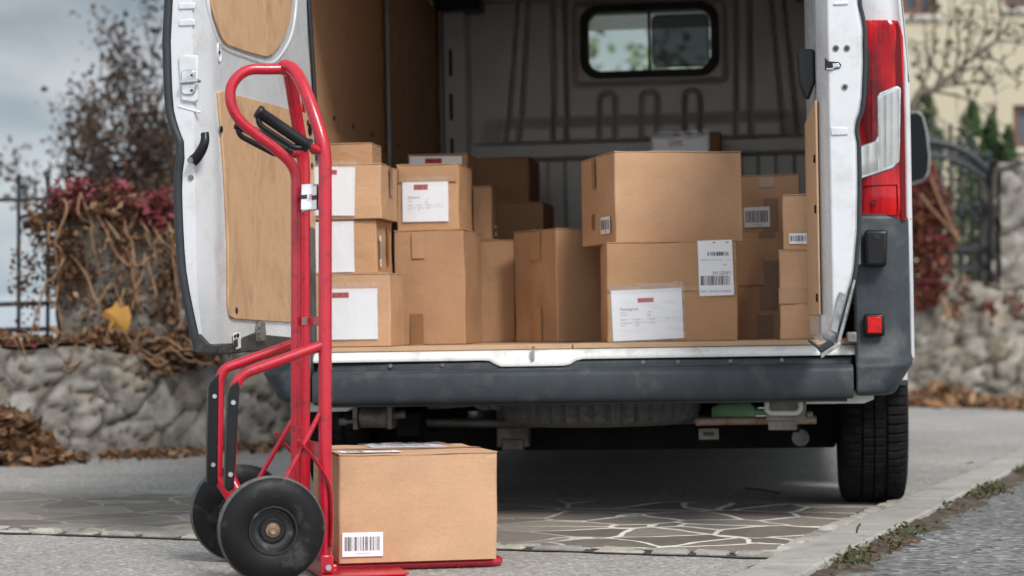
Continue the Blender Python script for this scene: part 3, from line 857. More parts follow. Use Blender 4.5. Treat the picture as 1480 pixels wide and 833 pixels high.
# right door edge fittings
E = DR['edge']
mb = MB()
for x, y in ((1208, 70), (1224, 70), (1221, 126)): mb.disc(E(x, y, -.001), DR['u'], .0085, .004, 16)
sc = mb.build_each('edge_screw', M['under_grey'], DR['o'])[0]
mb = MB()
for x, y in ((1208, 70), (1224, 70), (1221, 126)): mb.disc(E(x, y, .003), DR['u'], .0045, .0015, 8)
mb.build_each('screw_socket', M['black_rubber'], sc)
mb = MB(); panel(mb, DR, [(1192, 83), (1197, 89), (1212, 90), (1216, 94), (1214, 99), (1203, 101), (1192, 102)], .002, 0)
lt = mb.build('door_latch', M['black_plastic'], DR['o'])
mb = MB(); mb.tube([E(1194, 100, .004), E(1203, 100, .004), E(1208, 96, .004), E(1214, 95, .004)], .003, 8); panel(mb, DR, [(1203, 92), (1212, 92), (1214, 98), (1204, 99)], .006, 0)
mb.build('latch_hook', M['steel'], lt, .001)
mb = MB(); panel(mb, DR, [(1200, 184), (1225, 184), (1226, 196), (1201, 197)], .004); panel(mb, DR, [(1204, 4), (1226, 2), (1226, 8), (1204, 9)], .004)
mb.build_each('door_pressing', M['white'], DR['o'], .004, 3)
mb = MB()
pl = [(-.012, 62), (-.055, 60), (-.060, 70), (-.058, 112), (-.045, 134), (-.030, 137), (-.020, 122), (-.012, 112)]
zz = lambda y: DR['edge'](1185, y).z
mb.prism([DR['pt'](DR['W'] - .16, t + .012, zz(y)) for t, y in pl], DR['u'] * .03)
mb.build('inner_handle', M['black_plastic'], DR['o'], .008, 3)
mb = MB()
tt = [(1247, 52), (1252, 56), (1256, 72), (1257, 100), (1255, 130), (1250, 150), (1244, 160), (1243, 100)]
mb.prism([E(x, y, -.02) for x, y in tt], DR['u'] * -.16); mb.build('outer_handle', M['black_plastic'], DR['o'], .004)
mb = MB()
mb.prism([E(x, y, -.01) for x, y in ((1233, 404), (1236, 406), (1213, 500), (1206, 505))], DR['u'] * .03)
mb.prism([E(x, y, .0) for x, y in ((1185, 511), (1205, 498), (1213, 493), (1214, 499), (1186, 518))], DR['u'] * .05)
mb.prism([E(x, y, .002) for x, y in ((1213, 422), (1222, 424), (1210, 482), (1199, 478))], DR['u'] * .012)
mb.build('hinge_flange', simple('worn_steel', (.42, .42, .42), .4, .7, 16, .4, .2, 80, dirt=((.06, .05, .04), 18, .45, .7, .9)), DR['o'], .002)
mb = MB(); mb.prism([E(x, y, .002) for x, y in ((1168, 488), (1184, 500), (1200, 490), (1206, 497), (1186, 511), (1180, 503), (1168, 494))], DR['u'] * .02); mb.build('door_bottom_seal', M['seal'], DR['o'], .003)
# hinges between right door and pillar
mb = MB()
a, b = vp(1235, 336, -.03), vp(1244, 384, -.03)
mb.span((a.x - .02, -.075, b.z), (b.x, .0, a.z)); a, b = vp(1228, 480, -.03), vp(1244, 500, -.03); mb.span((a.x - .01, -.06, b.z + .01), (b.x - .012, .0, a.z))
mb.build_each('door_hinge', M['under_grey'], DR['o'], .005)

# ================================================================== PARCELS
def glyphs(txt, size, font_mat=0):
    cu = bpy.data.curves.new('lettering', 'FONT'); cu.body = txt; cu.size = size; cu.resolution_u = 2
    ob = bpy.data.objects.new('lettering', cu); COL.objects.link(ob)
    dg = bpy.context.evaluated_depsgraph_get(); me = bpy.data.meshes.new_from_object(ob.evaluated_get(dg))
    vs = [tuple(v.co) for v in me.vertices]; fs = [tuple(p.vertices) for p in me.polygons]
    bpy.data.objects.remove(ob); bpy.data.curves.remove(cu); bpy.data.meshes.remove(me)
    return vs, fs
class Face:
    """flat frame on a box face: (u right, v up) in metres from its lower left corner"""
    def __init__(s, o, du, dv, n, w, h): s.o, s.du, s.dv, s.n, s.w, s.h = Vector(o), Vector(du), Vector(dv), Vector(n), w, h
    def p(s, u, v, d=0): return s.o + s.du * u + s.dv * v + s.n * d
def sheet(mb, F, u0, v0, u1, v1, d, mat=0, rot=0):
    c = ((u0 + u1) / 2, (v0 + v1) / 2)
    def q(u, v):
        a, b = u - c[0], v - c[1]; return F.p(c[0] + a * math.cos(rot) - b * math.sin(rot), c[1] + a * math.sin(rot) + b * math.cos(rot), d)
    mb.add([q(u0, v0), q(u1, v0), q(u1, v1), q(u0, v1)], [(0, 1, 2, 3)], mat)
def write(mb, F, txt, u, v, size, d, mat, width=None):
    vs, fs = glyphs(txt, size)
    if not vs: return
    k = 1
    if width:
        w = max(x for x, y, z in vs) - min(x for x, y, z in vs); k = width / w
    mb.add([F.p(u + x * k, v + y, d) for x, y, z in vs], fs, mat)
rb = random.Random(11)
def bars(mb, F, u0, v0, u1, v1, d, mat=1, n=28):
    ws = [rb.choice((1, 1, 2, 3)) for _ in range(2 * n)]; tot = sum(ws); x = u0
    for k, w in enumerate(ws):
        dx = (u1 - u0) * w / tot
        if k % 2 == 0: sheet(mb, F, x, v0, x + dx, v1, d, mat)
        x += dx
def rotF(F, r, deg):
    c = F.p((r[0] + r[2]) / 2, (r[1] + r[3]) / 2); a = R(deg); du = F.du * math.cos(a) + F.dv * math.sin(a); dv = F.dv * math.cos(a) - F.du * math.sin(a)
    return Face(c - du * ((r[0] + r[2]) / 2) - dv * ((r[1] + r[3]) / 2), du, dv, F.n, F.w, F.h)
def lmats(): return [M['paper'], M['ink'], M['ink_grey'], M['ink_red']]
def barcode_label(F, r, parent, n=22):
    F = rotF(F, r, rb.uniform(-1.2, 1.2)); u0, v0, u1, v1 = r; w, h = u1 - u0, v1 - v0; mb = MB()
    sheet(mb, F, u0, v0, u1, v1, .0012, 0)
    bars(mb, F, u0 + w * .06, v0 + h * .24, u1 - w * .06, v1 - h * .18, .0016, 1, n)
    for k in range(10): sheet(mb, F, u0 + w * (.34 + .035 * k), v0 + h * .09, u0 + w * (.355 + .035 * k), v0 + h * .16, .0016, 2)
    return mb.build('barcode_label', lmats(), parent, recalc=False)
def doc_label(F, r, parent, red=(.36, .80, .58, .90), words=True, pouch=True, text='Packing List'):
    F = rotF(F, r, rb.uniform(-1.6, 1.6)); u0, v0, u1, v1 = r; w, h = u1 - u0, v1 - v0; mb = MB()
    U = lambda a: u0 + w * a
    Vv = lambda a: v0 + h * a
    sheet(mb, F, u0, v0, u1, v1, .0015, 0)
    if red:
        sheet(mb, F, U(red[0]), Vv(red[1]), U(red[2]), Vv(red[3]), .0019, 3)
        bars(mb, F, U(red[0] + .02), Vv(red[1] + .025), U(red[2] - .02), Vv(red[3] - .025), .0022, 1, 6)
    if words:
        write(mb, F, text, U(.12), Vv(.595), h * .075, .0019, 1, w * .25)
        for (a, b, c) in ((.12, .55, .1), (.5, .55, .08), (.12, .50, .12), (.5, .50, .07), (.5, .46, .06), (.12, .40, .10), (.33, .40, .08), (.52, .40, .10), (.75, .40, .06), (.12, .33, .09), (.22, .33, .07), (.33, .33, .08), (.43, .33, .05), (.52, .33, .09), (.12, .28, .06), (.33, .28, .06)):
            for k in range(int(c / .018)): sheet(mb, F, U(a + k * .018), Vv(b), U(a + k * .018 + .013), Vv(b + .016), .0019, 2)
        for b in (.42, .36): sheet(mb, F, U(.1), Vv(b), U(.92), Vv(b) + .0006, .0019, 2)
    o = mb.build('packing_list', lmats(), parent, recalc=False)
    if pouch:
        mb = MB(); m = .035
        def fn(a, b):
            u = u0 - m * w * .9 + (w * (1 + 1.8 * m)) * a; v = v0 - m * h * .9 + (h * (1 + 4.5 * m)) * b
            e = min(a, 1 - a, b, 1 - b)
            k = (abs(noise.noise(Vector((u * 45, v * 16 + u * 30, 3.3)))) * .003 + abs(noise.noise(Vector((u * 16 + v * 25, v * 60, 1.3)))) * .002) * (1 if e < .06 or b > .86 else .3)
            return F.p(u + .003 * noise.noise(Vector((a * 9, b * 9, 1))) * (e < .01), v + .004 * noise.noise(Vector((a * 14, b * 9, 7))) * (e < .01), .003 + k * (1.4 if b > .88 else 1))
        mb.grid(fn, 44, 36); mb.build('plastic_pouch', M['pouch'], parent, recalc=False, sharp=0)
    return o
def tape(F, r, parent, mat='tape', d=.0011):
    mb = MB(); sheet(mb, F, *r, d); return mb.build('packing_tape', M[mat], parent, recalc=False)

BOXES = {}
PH = [0]
def parcel(key, label, pxl, pxr, ytop, Y, yaw, L, z0=None, on=None, tone=0, group='cardboard parcels in the van', name='parcel_box', tilt=True, flaps=True, ybot=None):
    """front-left corner on the pixel column pxl at depth Y; front face runs along yaw"""
    c = math.cos(R(yaw)); s_ = math.sin(R(yaw))
    x0 = (pxl - CX) / F_PX * Y
    k = (pxr - CX) / F_PX
    W = (k * Y - x0) / (c - k * s_)
    z1 = CAMZ + (HY - ytop) / F_PX * Y
    ctr = Vector((x0 + c * W / 2 - s_ * L / 2, Y + s_ * W / 2 + c * L / 2, 0))
    if on: z0 = BOXES[on]['z1'] + .002
    elif z0 is None:
        lo = VI @ Vector((ctr.x, ctr.y, .56)); z0 = (V @ Vector((lo.x, lo.y, .5625))).z
    H = z1 - z0
    rot = Matrix.Rotation(R(yaw), 4, 'Z')
    if tilt:
        rot = Matrix.Rotation(ROLL * 1.0, 4, Vector((math.sin(-YAW), math.cos(-YAW), 0))) @ rot
    ctr.z = z0
    Mx = Matrix.Translation(ctr) @ rot
    e = empty(name, Mx); tag(e, label, 'parcel box', group)
    # body: slightly bellied walls
    mb = MB(); n = 14
    def wob3(p):
        q = Vector((p.x * 7 + ph * 5, p.y * 7, p.z * 7)); k = .0042 if p.z > .03 else .0012
        return p + Vector((noise.noise(q), noise.noise(q + Vector((9, 3, 1))), .6 * noise.noise(q + Vector((2, 8, 5))) * (p.z > .03))) * k
    rr = random.Random(key); ph = rr.random() * 9; bl = rr.uniform(.0015, .004)
    Ht = H - .004 if flaps else H
    def wall(p0, du, dv, nn, w, h):
        def fn(a, b):
            bulge = bl * math.sin(math.pi * a) * math.sin(math.pi * b) * (.7 + .6 * noise.noise(Vector((a * 3 + ph, b * 3, ph))))
            wob = .0016 * noise.noise(Vector((a * 5 + ph, b * 5, ph * 2))) * math.sin(math.pi * a) * math.sin(math.pi * b) * 2
            return wob3(p0 + du * (a * w) + dv * (b * h)) + nn * (bulge + wob)
        mb.grid(fn, n, n)
    X, Yv, Z = Vector((1, 0, 0)), Vector((0, 1, 0)), Vector((0, 0, 1))
    wall(Vector((-W / 2, -L / 2, 0)), X, Z, -Yv, W, Ht); wall(Vector((W / 2, L / 2, 0)), -X, Z, Yv, W, Ht)
    wall(Vector((-W / 2, L / 2, 0)), -Yv, Z, -X, L, Ht); wall(Vector((W / 2, -L / 2, 0)), Yv, Z, X, L, Ht)
    mb.add([(-W / 2, -L / 2, 0), (W / 2, -L / 2, 0), (W / 2, L / 2, 0), (-W / 2, L / 2, 0)], [(3, 2, 1, 0)])
    mb.add([(-W / 2, -L / 2, Ht), (W / 2, -L / 2, Ht), (W / 2, L / 2, Ht), (-W / 2, L / 2, Ht)], [(0, 1, 2, 3)]) if not flaps else None
    b = mb.build('box_body', M['card'][tone], e, .0045, 2, sharp=50)
    if flaps:
        mb = MB(); g = .002; t = .0035
        for sy in (-1, 1):
            def fn(u, v, top):
                x = (-W / 2 + .0005) + (W - .001) * u; y = sy * (L / 2 + .0008 - (L / 2 - g) * v)
                return Vector((x, y, Ht + .0006 + top * t + .0025 * (noise.noise(Vector((u * 4 + ph, sy * 3, v * 2))) + .4) * (1 if L > .1 else 0))) + (wob3(Vector((x, y, Ht))) - Vector((x, y, Ht)))
            m2 = MB(); nu = 10
            a = [[fn(i / nu, j / 2, 0) for i in range(nu + 1)] for j in range(3)]; c_ = [[fn(i / nu, j / 2, 1) for i in range(nu + 1)] for j in range(3)]
            per = lambda G: G[0] + [r[-1] for r in G[1:]] + G[-1][-2::-1] + [r[0] for r in G[-2:0:-1]]
            mb.grid(lambda u, v: fn(u, v, 1), nu, 2); mb.loft([per(a), per(c_)], 0, True, False, False)
        mb.build('top_flaps', M['card'][tone], e, recalc=False, sharp=50)
    d = BOXES[key] = dict(e=e, W=W, H=Ht, L=L, z1=z1, px=(pxl, pxr, ytop), Y=Y, z0=z0,
        front=Face((-W / 2, -L / 2 - bl * .9 - .0022, 0), X, Z, -Yv, W, Ht), left=Face((-W / 2 - bl * .9 - .0022, L / 2, 0), -Yv, Z, -X, L, Ht),
        right=Face((W / 2 + bl * .9 + .0022, -L / 2, 0), Yv, Z, X, L, Ht), top=Face((-W / 2, -L / 2, H + .0025), X, Yv, Z, W, L))
    def R4(x0, y0, x1, y1):
        sx = W / (pxr - pxl); sz = Y / F_PX
        return ((x0 - pxl) * sx, Ht - (y1 - ytop) * sz, (x1 - pxl) * sx, Ht - (y0 - ytop) * sz)
    d['r'] = R4
    return d
# -- left stack by the door
b = parcel('L1', 'box with red-barred white document pouch, lowest of the left stack beside the hand truck', 442, 565, 396, 6.90, -7.4, .24, tone=1)
doc_label(b['front'], b['r'](474, 416, 547, 489), b['e'], (.10, .82, .44, .93), False)
mb = MB(); F = b['front']; r = b['r'](474, 416, 547, 489)
b = parcel('L2', 'small box with a blank white label, second from the floor in the left stack', 448, 545, 318, 6.92, -7.4, .27, on='L1', tone=3)
doc_label(b['front'], b['r'](450, 319, 513, 392), b['e'], None, False)
tape(b['right'], (.15, .03, .19, b['H'] - .02), b['e'], 'tape'); barcode_label(b['right'], (.02, .02, .05, .12), b['e'], 8)
b = parcel('L3', 'box with a white plastic document sleeve, third up in the left stack behind the rail', 440, 552, 238, 6.91, -7.4, .28, on='L2', tone=1)
doc_label(b['front'], b['r'](446, 240, 514, 310), b['e'], (.3, .84, .62, .94), False)
tape(b['right'], (.12, .08, .17, b['H']), b['e'], 'tape')
b = parcel('L4', 'flat brown box lying topmost on the left stack', 455, 538, 208, 7.02, -7.4, .16, on='L3', tone=0)
tape(b['front'], b['r'](478, 209, 492, 236), b['e'], 'tape_clear')
# -- big box with document box on top
b = parcel('M2', 'big plain square box with brown tape at its foot, under the document box', 571, 673, 333, 7.20, -7.4, .40, tone=0)
tape(b['front'], b['r'](594, 452, 613, 497), b['e']); tape(b['front'], b['r'](598, 334, 617, 372), b['e'], 'tape_clear')
b = parcel('M3', 'box with a large taped white document and red bar, on the big plain square box', 574, 664, 238, 7.23, -7.4, .30, on='M2', tone=3)
doc_label(b['front'], b['r'](583, 262, 649, 319), b['e'], (.25, .80, .56, .94), True, True, 'Packing List')
tape(b['front'], b['r'](578, 240, 662, 262), b['e'], 'tape_clear')
b = parcel('B1', 'tall box with a white front label, showing its top behind the document box', 594, 680, 223, 7.78, -7.4, .25, tone=0)
doc_label(b['front'], b['r'](596, 225, 672, 300), b['e'], (.30, .86, .62, .96), False, False)
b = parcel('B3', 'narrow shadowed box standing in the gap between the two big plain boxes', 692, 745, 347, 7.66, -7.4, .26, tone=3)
b = parcel('B2', 'small upright box perched on the narrow shadowed box', 684, 711, 269, 7.67, -7.4, .18, on='B3', tone=0)
barcode_label(b['right'], (.03, .015, .08, .05), b['e'], 8)
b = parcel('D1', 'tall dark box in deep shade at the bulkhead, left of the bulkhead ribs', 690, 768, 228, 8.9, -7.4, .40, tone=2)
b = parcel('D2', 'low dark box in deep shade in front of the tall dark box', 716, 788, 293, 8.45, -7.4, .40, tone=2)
# -- middle
b = parcel('M1', 'plain box turned corner-on with ragged top flaps, left of the packing list box', 806, 936, 330, 7.28, 30, .285, tone=0)
tape(b['left'], (.14, .0, .19, .12), b['e'], 'tape_clear'); tape(b['left'], (.12, b['H'] - .1, .19, b['H']), b['e'], 'tape_clear')
b = parcel('R1b', 'box with a packing list pouch and a shipping label, under the largest tilted box', 878, 1067, 349, 6.80, 0.6, .36, tone=3)
doc_label(b['front'], b['r'](885, 416, 987, 489), b['e'], (.37, .74, .60, .83))
F = b['front']; u0, v0, u1, v1 = b['r'](1011, 347, 1061, 427); w, h = u1 - u0, v1 - v0
mb = MB(); sheet(mb, F, u0, v0, u1, v1, .0015, 0, R(1.2))
bars(mb, F, u0 + w * .27, v0 + h * .72, u1 - w * .08, v0 + h * .79, .002, 1, 12)
write(mb, F, 'EXPRESS PACKAGE', u0 + w * .06, v0 + h * .63, h * .045, .002, 2, w * .62); write(mb, F, '101', u0 + w * .8, v0 + h * .63, h * .045, .002, 2, w * .13)
write(mb, F, 'SH GDIF1', u0 + w * .40, v0 + h * .38, h * .085, .002, 1, w * .52)
bars(mb, F, u0 + w * .06, v0 + h * .19, u1 - w * .08, v0 + h * .36, .002, 1, 26); bars(mb, F, u0 + w * .06, v0 + h * .06, u1 - w * .05, v0 + h * .10, .002, 2, 30)
for a in (.42, .8): sheet(mb, F, u0 + w * a, v0 + h * .95, u0 + w * (a + .08), v0 + h * .965, .002, 1)
sheet(mb, F, u0 + w * .7, v0 + h * .55, u0 + w * .82, v0 + h * .565, .002, 2)
mb.build('shipping_label', lmats(), b['e'], recalc=False)
tape(F, b['r'](880, 411, 1064, 419), b['e'], 'tape_clear', .0008)
b = parcel('R1', 'largest tilted box with one small sticker near its left corner, on the packing list box', 890, 1074, 218, 6.84, 13, .42, on='R1b', tone=1, ybot=347)
barcode_label(b['left'], (b['L'] - .155, .03, b['L'] - .045, .085), b['e'], 7); tape(b['left'], (.15, .05, .185, .10), b['e'], 'tape')
tape(b['left'], (.16, b['H'] - .10, .20, b['H']), b['e'], 'tape_clear')
# -- right stack
b = parcel('RS3', 'box with two brown tape patches, lowest in the right rear stack', 1060, 1131, 413, 7.27, -7.4, .32, tone=1)
tape(b['front'], b['r'](1099, 414, 1124, 446), b['e']); tape(b['front'], b['r'](1094, 454, 1118, 490), b['e'])
b = parcel('RS2', 'box with one tape patch at its lower right, middle of the right rear stack', 1052, 1135, 335, 7.30, -7.4, .32, on='RS3', tone=1)
tape(b['front'], b['r'](1104, 376, 1128, 412), b['e']); tape(b['front'], b['r'](1098, 336, 1122, 342), b['e'])
b = parcel('RS1', 'box with a wide barcode label and tape, topmost of the right rear stack', 1052, 1157, 254, 7.36, -7.4, .32, on='RS2', tone=1)
barcode_label(b['front'], b['r'](1076, 298, 1113, 327), b['e'], 18); tape(b['front'], b['r'](1104, 286, 1125, 332), b['e']); tape(b['front'], b['r'](1098, 255, 1121, 270), b['e'], 'tape_clear')
b = parcel('RS5', 'tall plain box with one clear tape band standing against the right door', 1127, 1186, 361, 6.90, -7.4, .30, tone=1)
tape(b['front'], b['r'](1127, 415, 1186, 437), b['e'], 'tape_clear'); barcode_label(b['left'], (b['L'] - .03, .01, b['L'] - .005, .15), b['e'], 4)
b = parcel('RS4', 'small box with a low barcode label, on the tall box against the right door', 1132, 1188, 281, 6.92, -7.4, .28, on='RS5', tone=1)
barcode_label(b['front'], b['r'](1141, 336, 1172, 351), b['e'], 14)
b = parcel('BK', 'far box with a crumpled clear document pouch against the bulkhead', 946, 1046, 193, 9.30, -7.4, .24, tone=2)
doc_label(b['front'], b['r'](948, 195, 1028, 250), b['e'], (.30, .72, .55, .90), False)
# -- parcel on the hand truck
TY = 5.38
b = parcel('HT', 'box with a large barcode sticker riding on the hand truck toe plate', 490, 718, 657.5, TY, 15.6, .36, z0=.024, tone=1, group=None, tilt=False)
barcode_label(b['front'], b['r'](494, 768, 552, 803), b['e'], 24)
Ft = b['top']
mb = MB(); sheet(mb, Ft, .01, .015, .165, .085, .0012, 0); bars(mb, Ft, .03, .03, .075, .075, .0017, 1, 10); bars(mb, Ft, .10, .05, .15, .075, .0017, 2, 10); mb.build('shipping_label', lmats(), b['e'], recalc=False)
mb = MB(); sheet(mb, Ft, .13, .21, .33, .335, .0012, 0); bars(mb, Ft, .15, .23, .3, .32, .0016, 2, 14); mb.build('shipping_label', lmats(), b['e'], recalc=False)
mb = MB(); mb.grid(lambda a, c: Ft.p(.115 + .235 * a, .195 + .155 * c, .003 + .006 * abs(noise.noise(Vector((a * 7, c * 5, 2))))), 24, 20); mb.build('plastic_pouch', M['pouch'], b['e'], recalc=False)
tape(Ft, (0, .15, b['W'], .205), b['e'], 'tape_clear', .0006)
# ================================================================== HAND TRUCK
T0 = Vector((-.46, 5.28, 0)); TM = Matrix.Translation(T0) @ Matrix.Rotation(R(15.6), 4, 'Z'); TI = TM.inverted()
truck = empty('hand_truck', TM)
tag(truck, 'red two-wheeled hand truck with black grips and black stair guards, parked behind the van', 'hand truck')
def tp(px, py, a, dx=0):
    p = TI @ hit(px, py, TM @ Vector((0, a, 0)), TM.to_3x3() @ Vector((0, 1, 0))); p.x += dx; return p
RT = .0165
AW, AC = .30, .15
# side rails meeting in an arch
zt = tp(413, 95, AC).z; xt = tp(413, 95, AC).x
near = [(470, 822, 0), (470, 235, 0), (466, 205, .006), (452, 160, .035), (437, 122, .075), (424, 101, .115), (411, 95, AC)]
npts = [tp(*p) for p in near]
far = [Vector((p.x, AW - p.y, p.z)) for p in npts]
mb = MB(); path = [npts[0]] + smooth_path(npts[1:], 7); mb.tube(path, RT, 18)
mb.build('side_rail', M['red'], truck)
fp = [far[0]] + smooth_path(far[1:], 7); mb = MB(); mb.tube(fp, RT, 18); mb.build('side_rail', M['red'], truck)
# centre tube with the loop handle
lp = [(409, 100), (385, 100.5), (362, 101), (345, 110), (334, 127), (334, 150), (345, 172), (368, 193), (396, 214), (418, 234), (427, 252), (428, 275), (428, 640), (428, 702)]
lpts = [tp(x, y, AC) for x, y in lp]
mb = MB(); mb.tube(smooth_path(lpts[:12], 7) + lpts[12:], .0135, 16); mb.build('loop_handle', M['red'], truck)
# weld collars
mb = MB()
for c, r in ((tp(409, 98, AC), .0185), (tp(455, 216, .0), .013), (tp(428, 222, AC), .012)):
    mb.lathe([(r * .6, -.012), (r, -.006), (r * 1.03, 0), (r, .006), (r * .6, .012)], Matrix.Translation(c) @ Matrix.Rotation(R(20), 4, 'Z'), 16)
mb.build_each('weld_collar', M['red'], truck)
# grips
def grip(a, b, arm):
    mb = MB(); a, b = Vector(a), Vector(b); d = (b - a)
    prof = [(.0, .0), (.014, .0), (.0175, .004), (.0175, .010), (.0145, .014), (.0145, d.length * .5), (.0145, d.length - .012), (.0185, d.length - .010), (.0185, d.length), (0, d.length)]
    q = d.to_track_quat('X', 'Z'); Mx = Matrix.Translation(a) @ q.to_matrix().to_4x4()
    mb.lathe(prof, Mx, 20); o = mb.build('grip', M['black_plastic'], truck, sharp=50)
    mb = MB(); pts = []
    side = Mx.to_3x3() @ Vector((0, 0, 1))
    mb.tube(fillet_path([a + d * .03, a - side * .026 + d * .14, b - side * .024 - d * .16, b - d * .02], .02), .0075, 10)
    mb.build('hand_guard', M['black_plastic'], o)
    mb = MB(); mb.tube([b - d * .05, arm], .0095, 12); mb.build('grip_stub', M['red'], o)
    return o
gA = tp(371, 160, -.025); gB = tp(447, 212, -.018); grip(gA, gB, tp(463, 219, 0))
gA = tp(341, 177, AW - .005); gB = tp(419, 220, AW); grip(gA, gB, tp(440, 226, AW))
# cross plates
def plate(y0, y1, x0, x1, m, name, curve=.012, a0=0.0, a1=AW, off=0):
    mb = MB(); A = tp(470, y0, 0); B = tp(470, y1, 0)
    n = 12; ring = []
    pts = [(k / n) for k in range(n + 1)]
    front = [Vector((off + curve * (1 - (2 * k - 1) ** 2), a0 + (a1 - a0) * k, 0)) for k in pts]
    back = [p + Vector((-.006, 0, 0)) for p in front[::-1]]
    mb.loft([[p + Vector((0, 0, B.z)) for p in front + back], [p + Vector((0, 0, A.z)) for p in front + back]], 0, True, True)
    return mb.build(name, m, truck, .002)
cp = plate(266, 303, 0, 0, M['red'], 'cross_plate', -.02, off=-.004)
plate(458, 471, 0, 0, M['red'], 'cross_plate', -.014, off=-.004)
plate(640, 662, 0, 0, M['red'], 'cross_plate', -.014, off=-.004)
# sticker wraps the upper cross plate (rear and near face)
mb = MB(); A = tp(470, 268, 0); B = tp(470, 302, 0)
def stick(u, v, d):
    k = .06 + .46 * u; return Vector((-.012 - .02 * (1 - (2 * k - 1) ** 2) - d, AW * k, B.z + (A.z - B.z) * v))
mb.grid(lambda u, v: stick(u, v, .0016), 12, 2, 0)
mb.grid(lambda u, v: stick(u, .40 + .2 * v, .0022), 12, 2, 1)
mb.grid(lambda u, v: stick(.30 + .3 * u, .36 + .3 * v, .0028), 6, 2, 0)
for k in range(4):
    mb.grid(lambda u, v: stick(.36 + .18 * u + .012 * k, .38 + .07 * k + .028 * v, .0034), 4, 1, 2)
mb.build('sticker', [M['paper'], M['ink'], M['ink_red']], cp, recalc=False)
# and the part of the sticker that is seen between the rails
mb = MB()
pA, pB, pC, pD = tp(436, 267, .06), tp(462, 266, .06), tp(462, 302, .06), tp(435, 303, .06)
def st2(u, v, d): return (pD * (1 - u) + pC * u) * (1 - v) + (pA * (1 - u) + pB * u) * v + Vector((0, -.012 * math.sin(math.pi * u) - d, 0))
mb.grid(lambda u, v: st2(u, v, 0), 10, 2, 0); mb.grid(lambda u, v: st2(u, .42 + .16 * v, .0012), 10, 2, 1)
mb.grid(lambda u, v: st2(.28 + .34 * u, .36 + .28 * v, .0020), 6, 2, 0)
for k in range(3): mb.grid(lambda u, v: st2(.33 + .2 * u + .02 * k, .40 + .075 * k + .035 * v, .0028), 4, 1, 2)
mb.build('sticker', [M['paper'], M['ink'], M['ink_red']], cp, recalc=False)
# stair skids and guards
def skid(a, P, G):
    pts = [tp(x, y, a) for x, y in P]
    mb = MB(); mb.tube(fillet_path(pts, [0, .055, .03, 0, 0], 8), .0130, 16)
    o = mb.build('stair_skid', M['red'], truck)
    mb = MB(); gp = [tp(x, y, a) for x, y in G]
    mb.prism([p + Vector((0, -.017, 0)) for p in gp], (0, .034, 0))
    g = mb.build('stair_guard', M['black_plastic'], o, .003)
    return o, g
o, g = skid(0.0, [(466, 499), (350, 541), (338, 560), (333, 690), (362, 745)], [(343, 549), (331, 560), (328, 572), (324, 705), (330, 711), (337, 703), (345, 562)])
mb = MB(); bm_ = MB()
for x, y in ((337, 582), (333, 686)): mb.disc(tp(x, y, -.018), (0, -1, 0), .0058, .003, 12)
mb.build_each('guard_bolt', M['steel'], g)
o, g = skid(AW, [(438, 492), (324, 533), (317, 548), (314, 690), (345, 740)], [(315, 540), (303, 553), (300, 560), (298, 697), (308, 705), (313, 697), (315, 560)])
mb = MB()
for x, y in ((310, 573), (308, 672)): mb.disc(tp(x, y, AW - .018), (0, -1, 0), .0058, .003, 12)
mb.build_each('guard_bolt', M['steel'], g)
# braces and bent mud guards
for dy in (0.0, AW):
    p, q = tp(463, 597, 0), tp(400, 712, 0)
    mb = MB(); mb.tube([Vector((p.x, dy, p.z)), Vector((q.x, dy - .02 + (.04 if dy else 0), q.z))], .0065, 10); mb.build('brace_rod', M['red'], truck)
    mb = MB()
    pp = [tp(x, y, 0) for x, y in ((428, 635), (438, 647), (452, 663), (466, 684), (475, 706), (477, 740), (476, 790))]
    pts = smooth_path([Vector((p.x, dy + (-.022 if dy == 0 else .022), p.z)) for p in pp], 5)
    mb.tube(pts, .013, 8, flat=(0, 1, 0)); mb.build('mud_guard', M['red'], truck)
mb = MB()
for dy in (-.012, AW - .005):
    p = tp(470, 819, 0); mb.disc((p.x + .003, dy - .012, p.z), (0, -1, 0), .0075, .004, 12)
mb.build_each('rail_bolt', M['steel'], truck)
mb = MB(); p = tp(470, 812, 0)
for dy in (0, AW): mb.span((p.x - .018, dy - .018, .012), (p.x + .018, dy + .018, p.z + .018))
mb.build_each('rail_foot', M['red'], truck, .004)
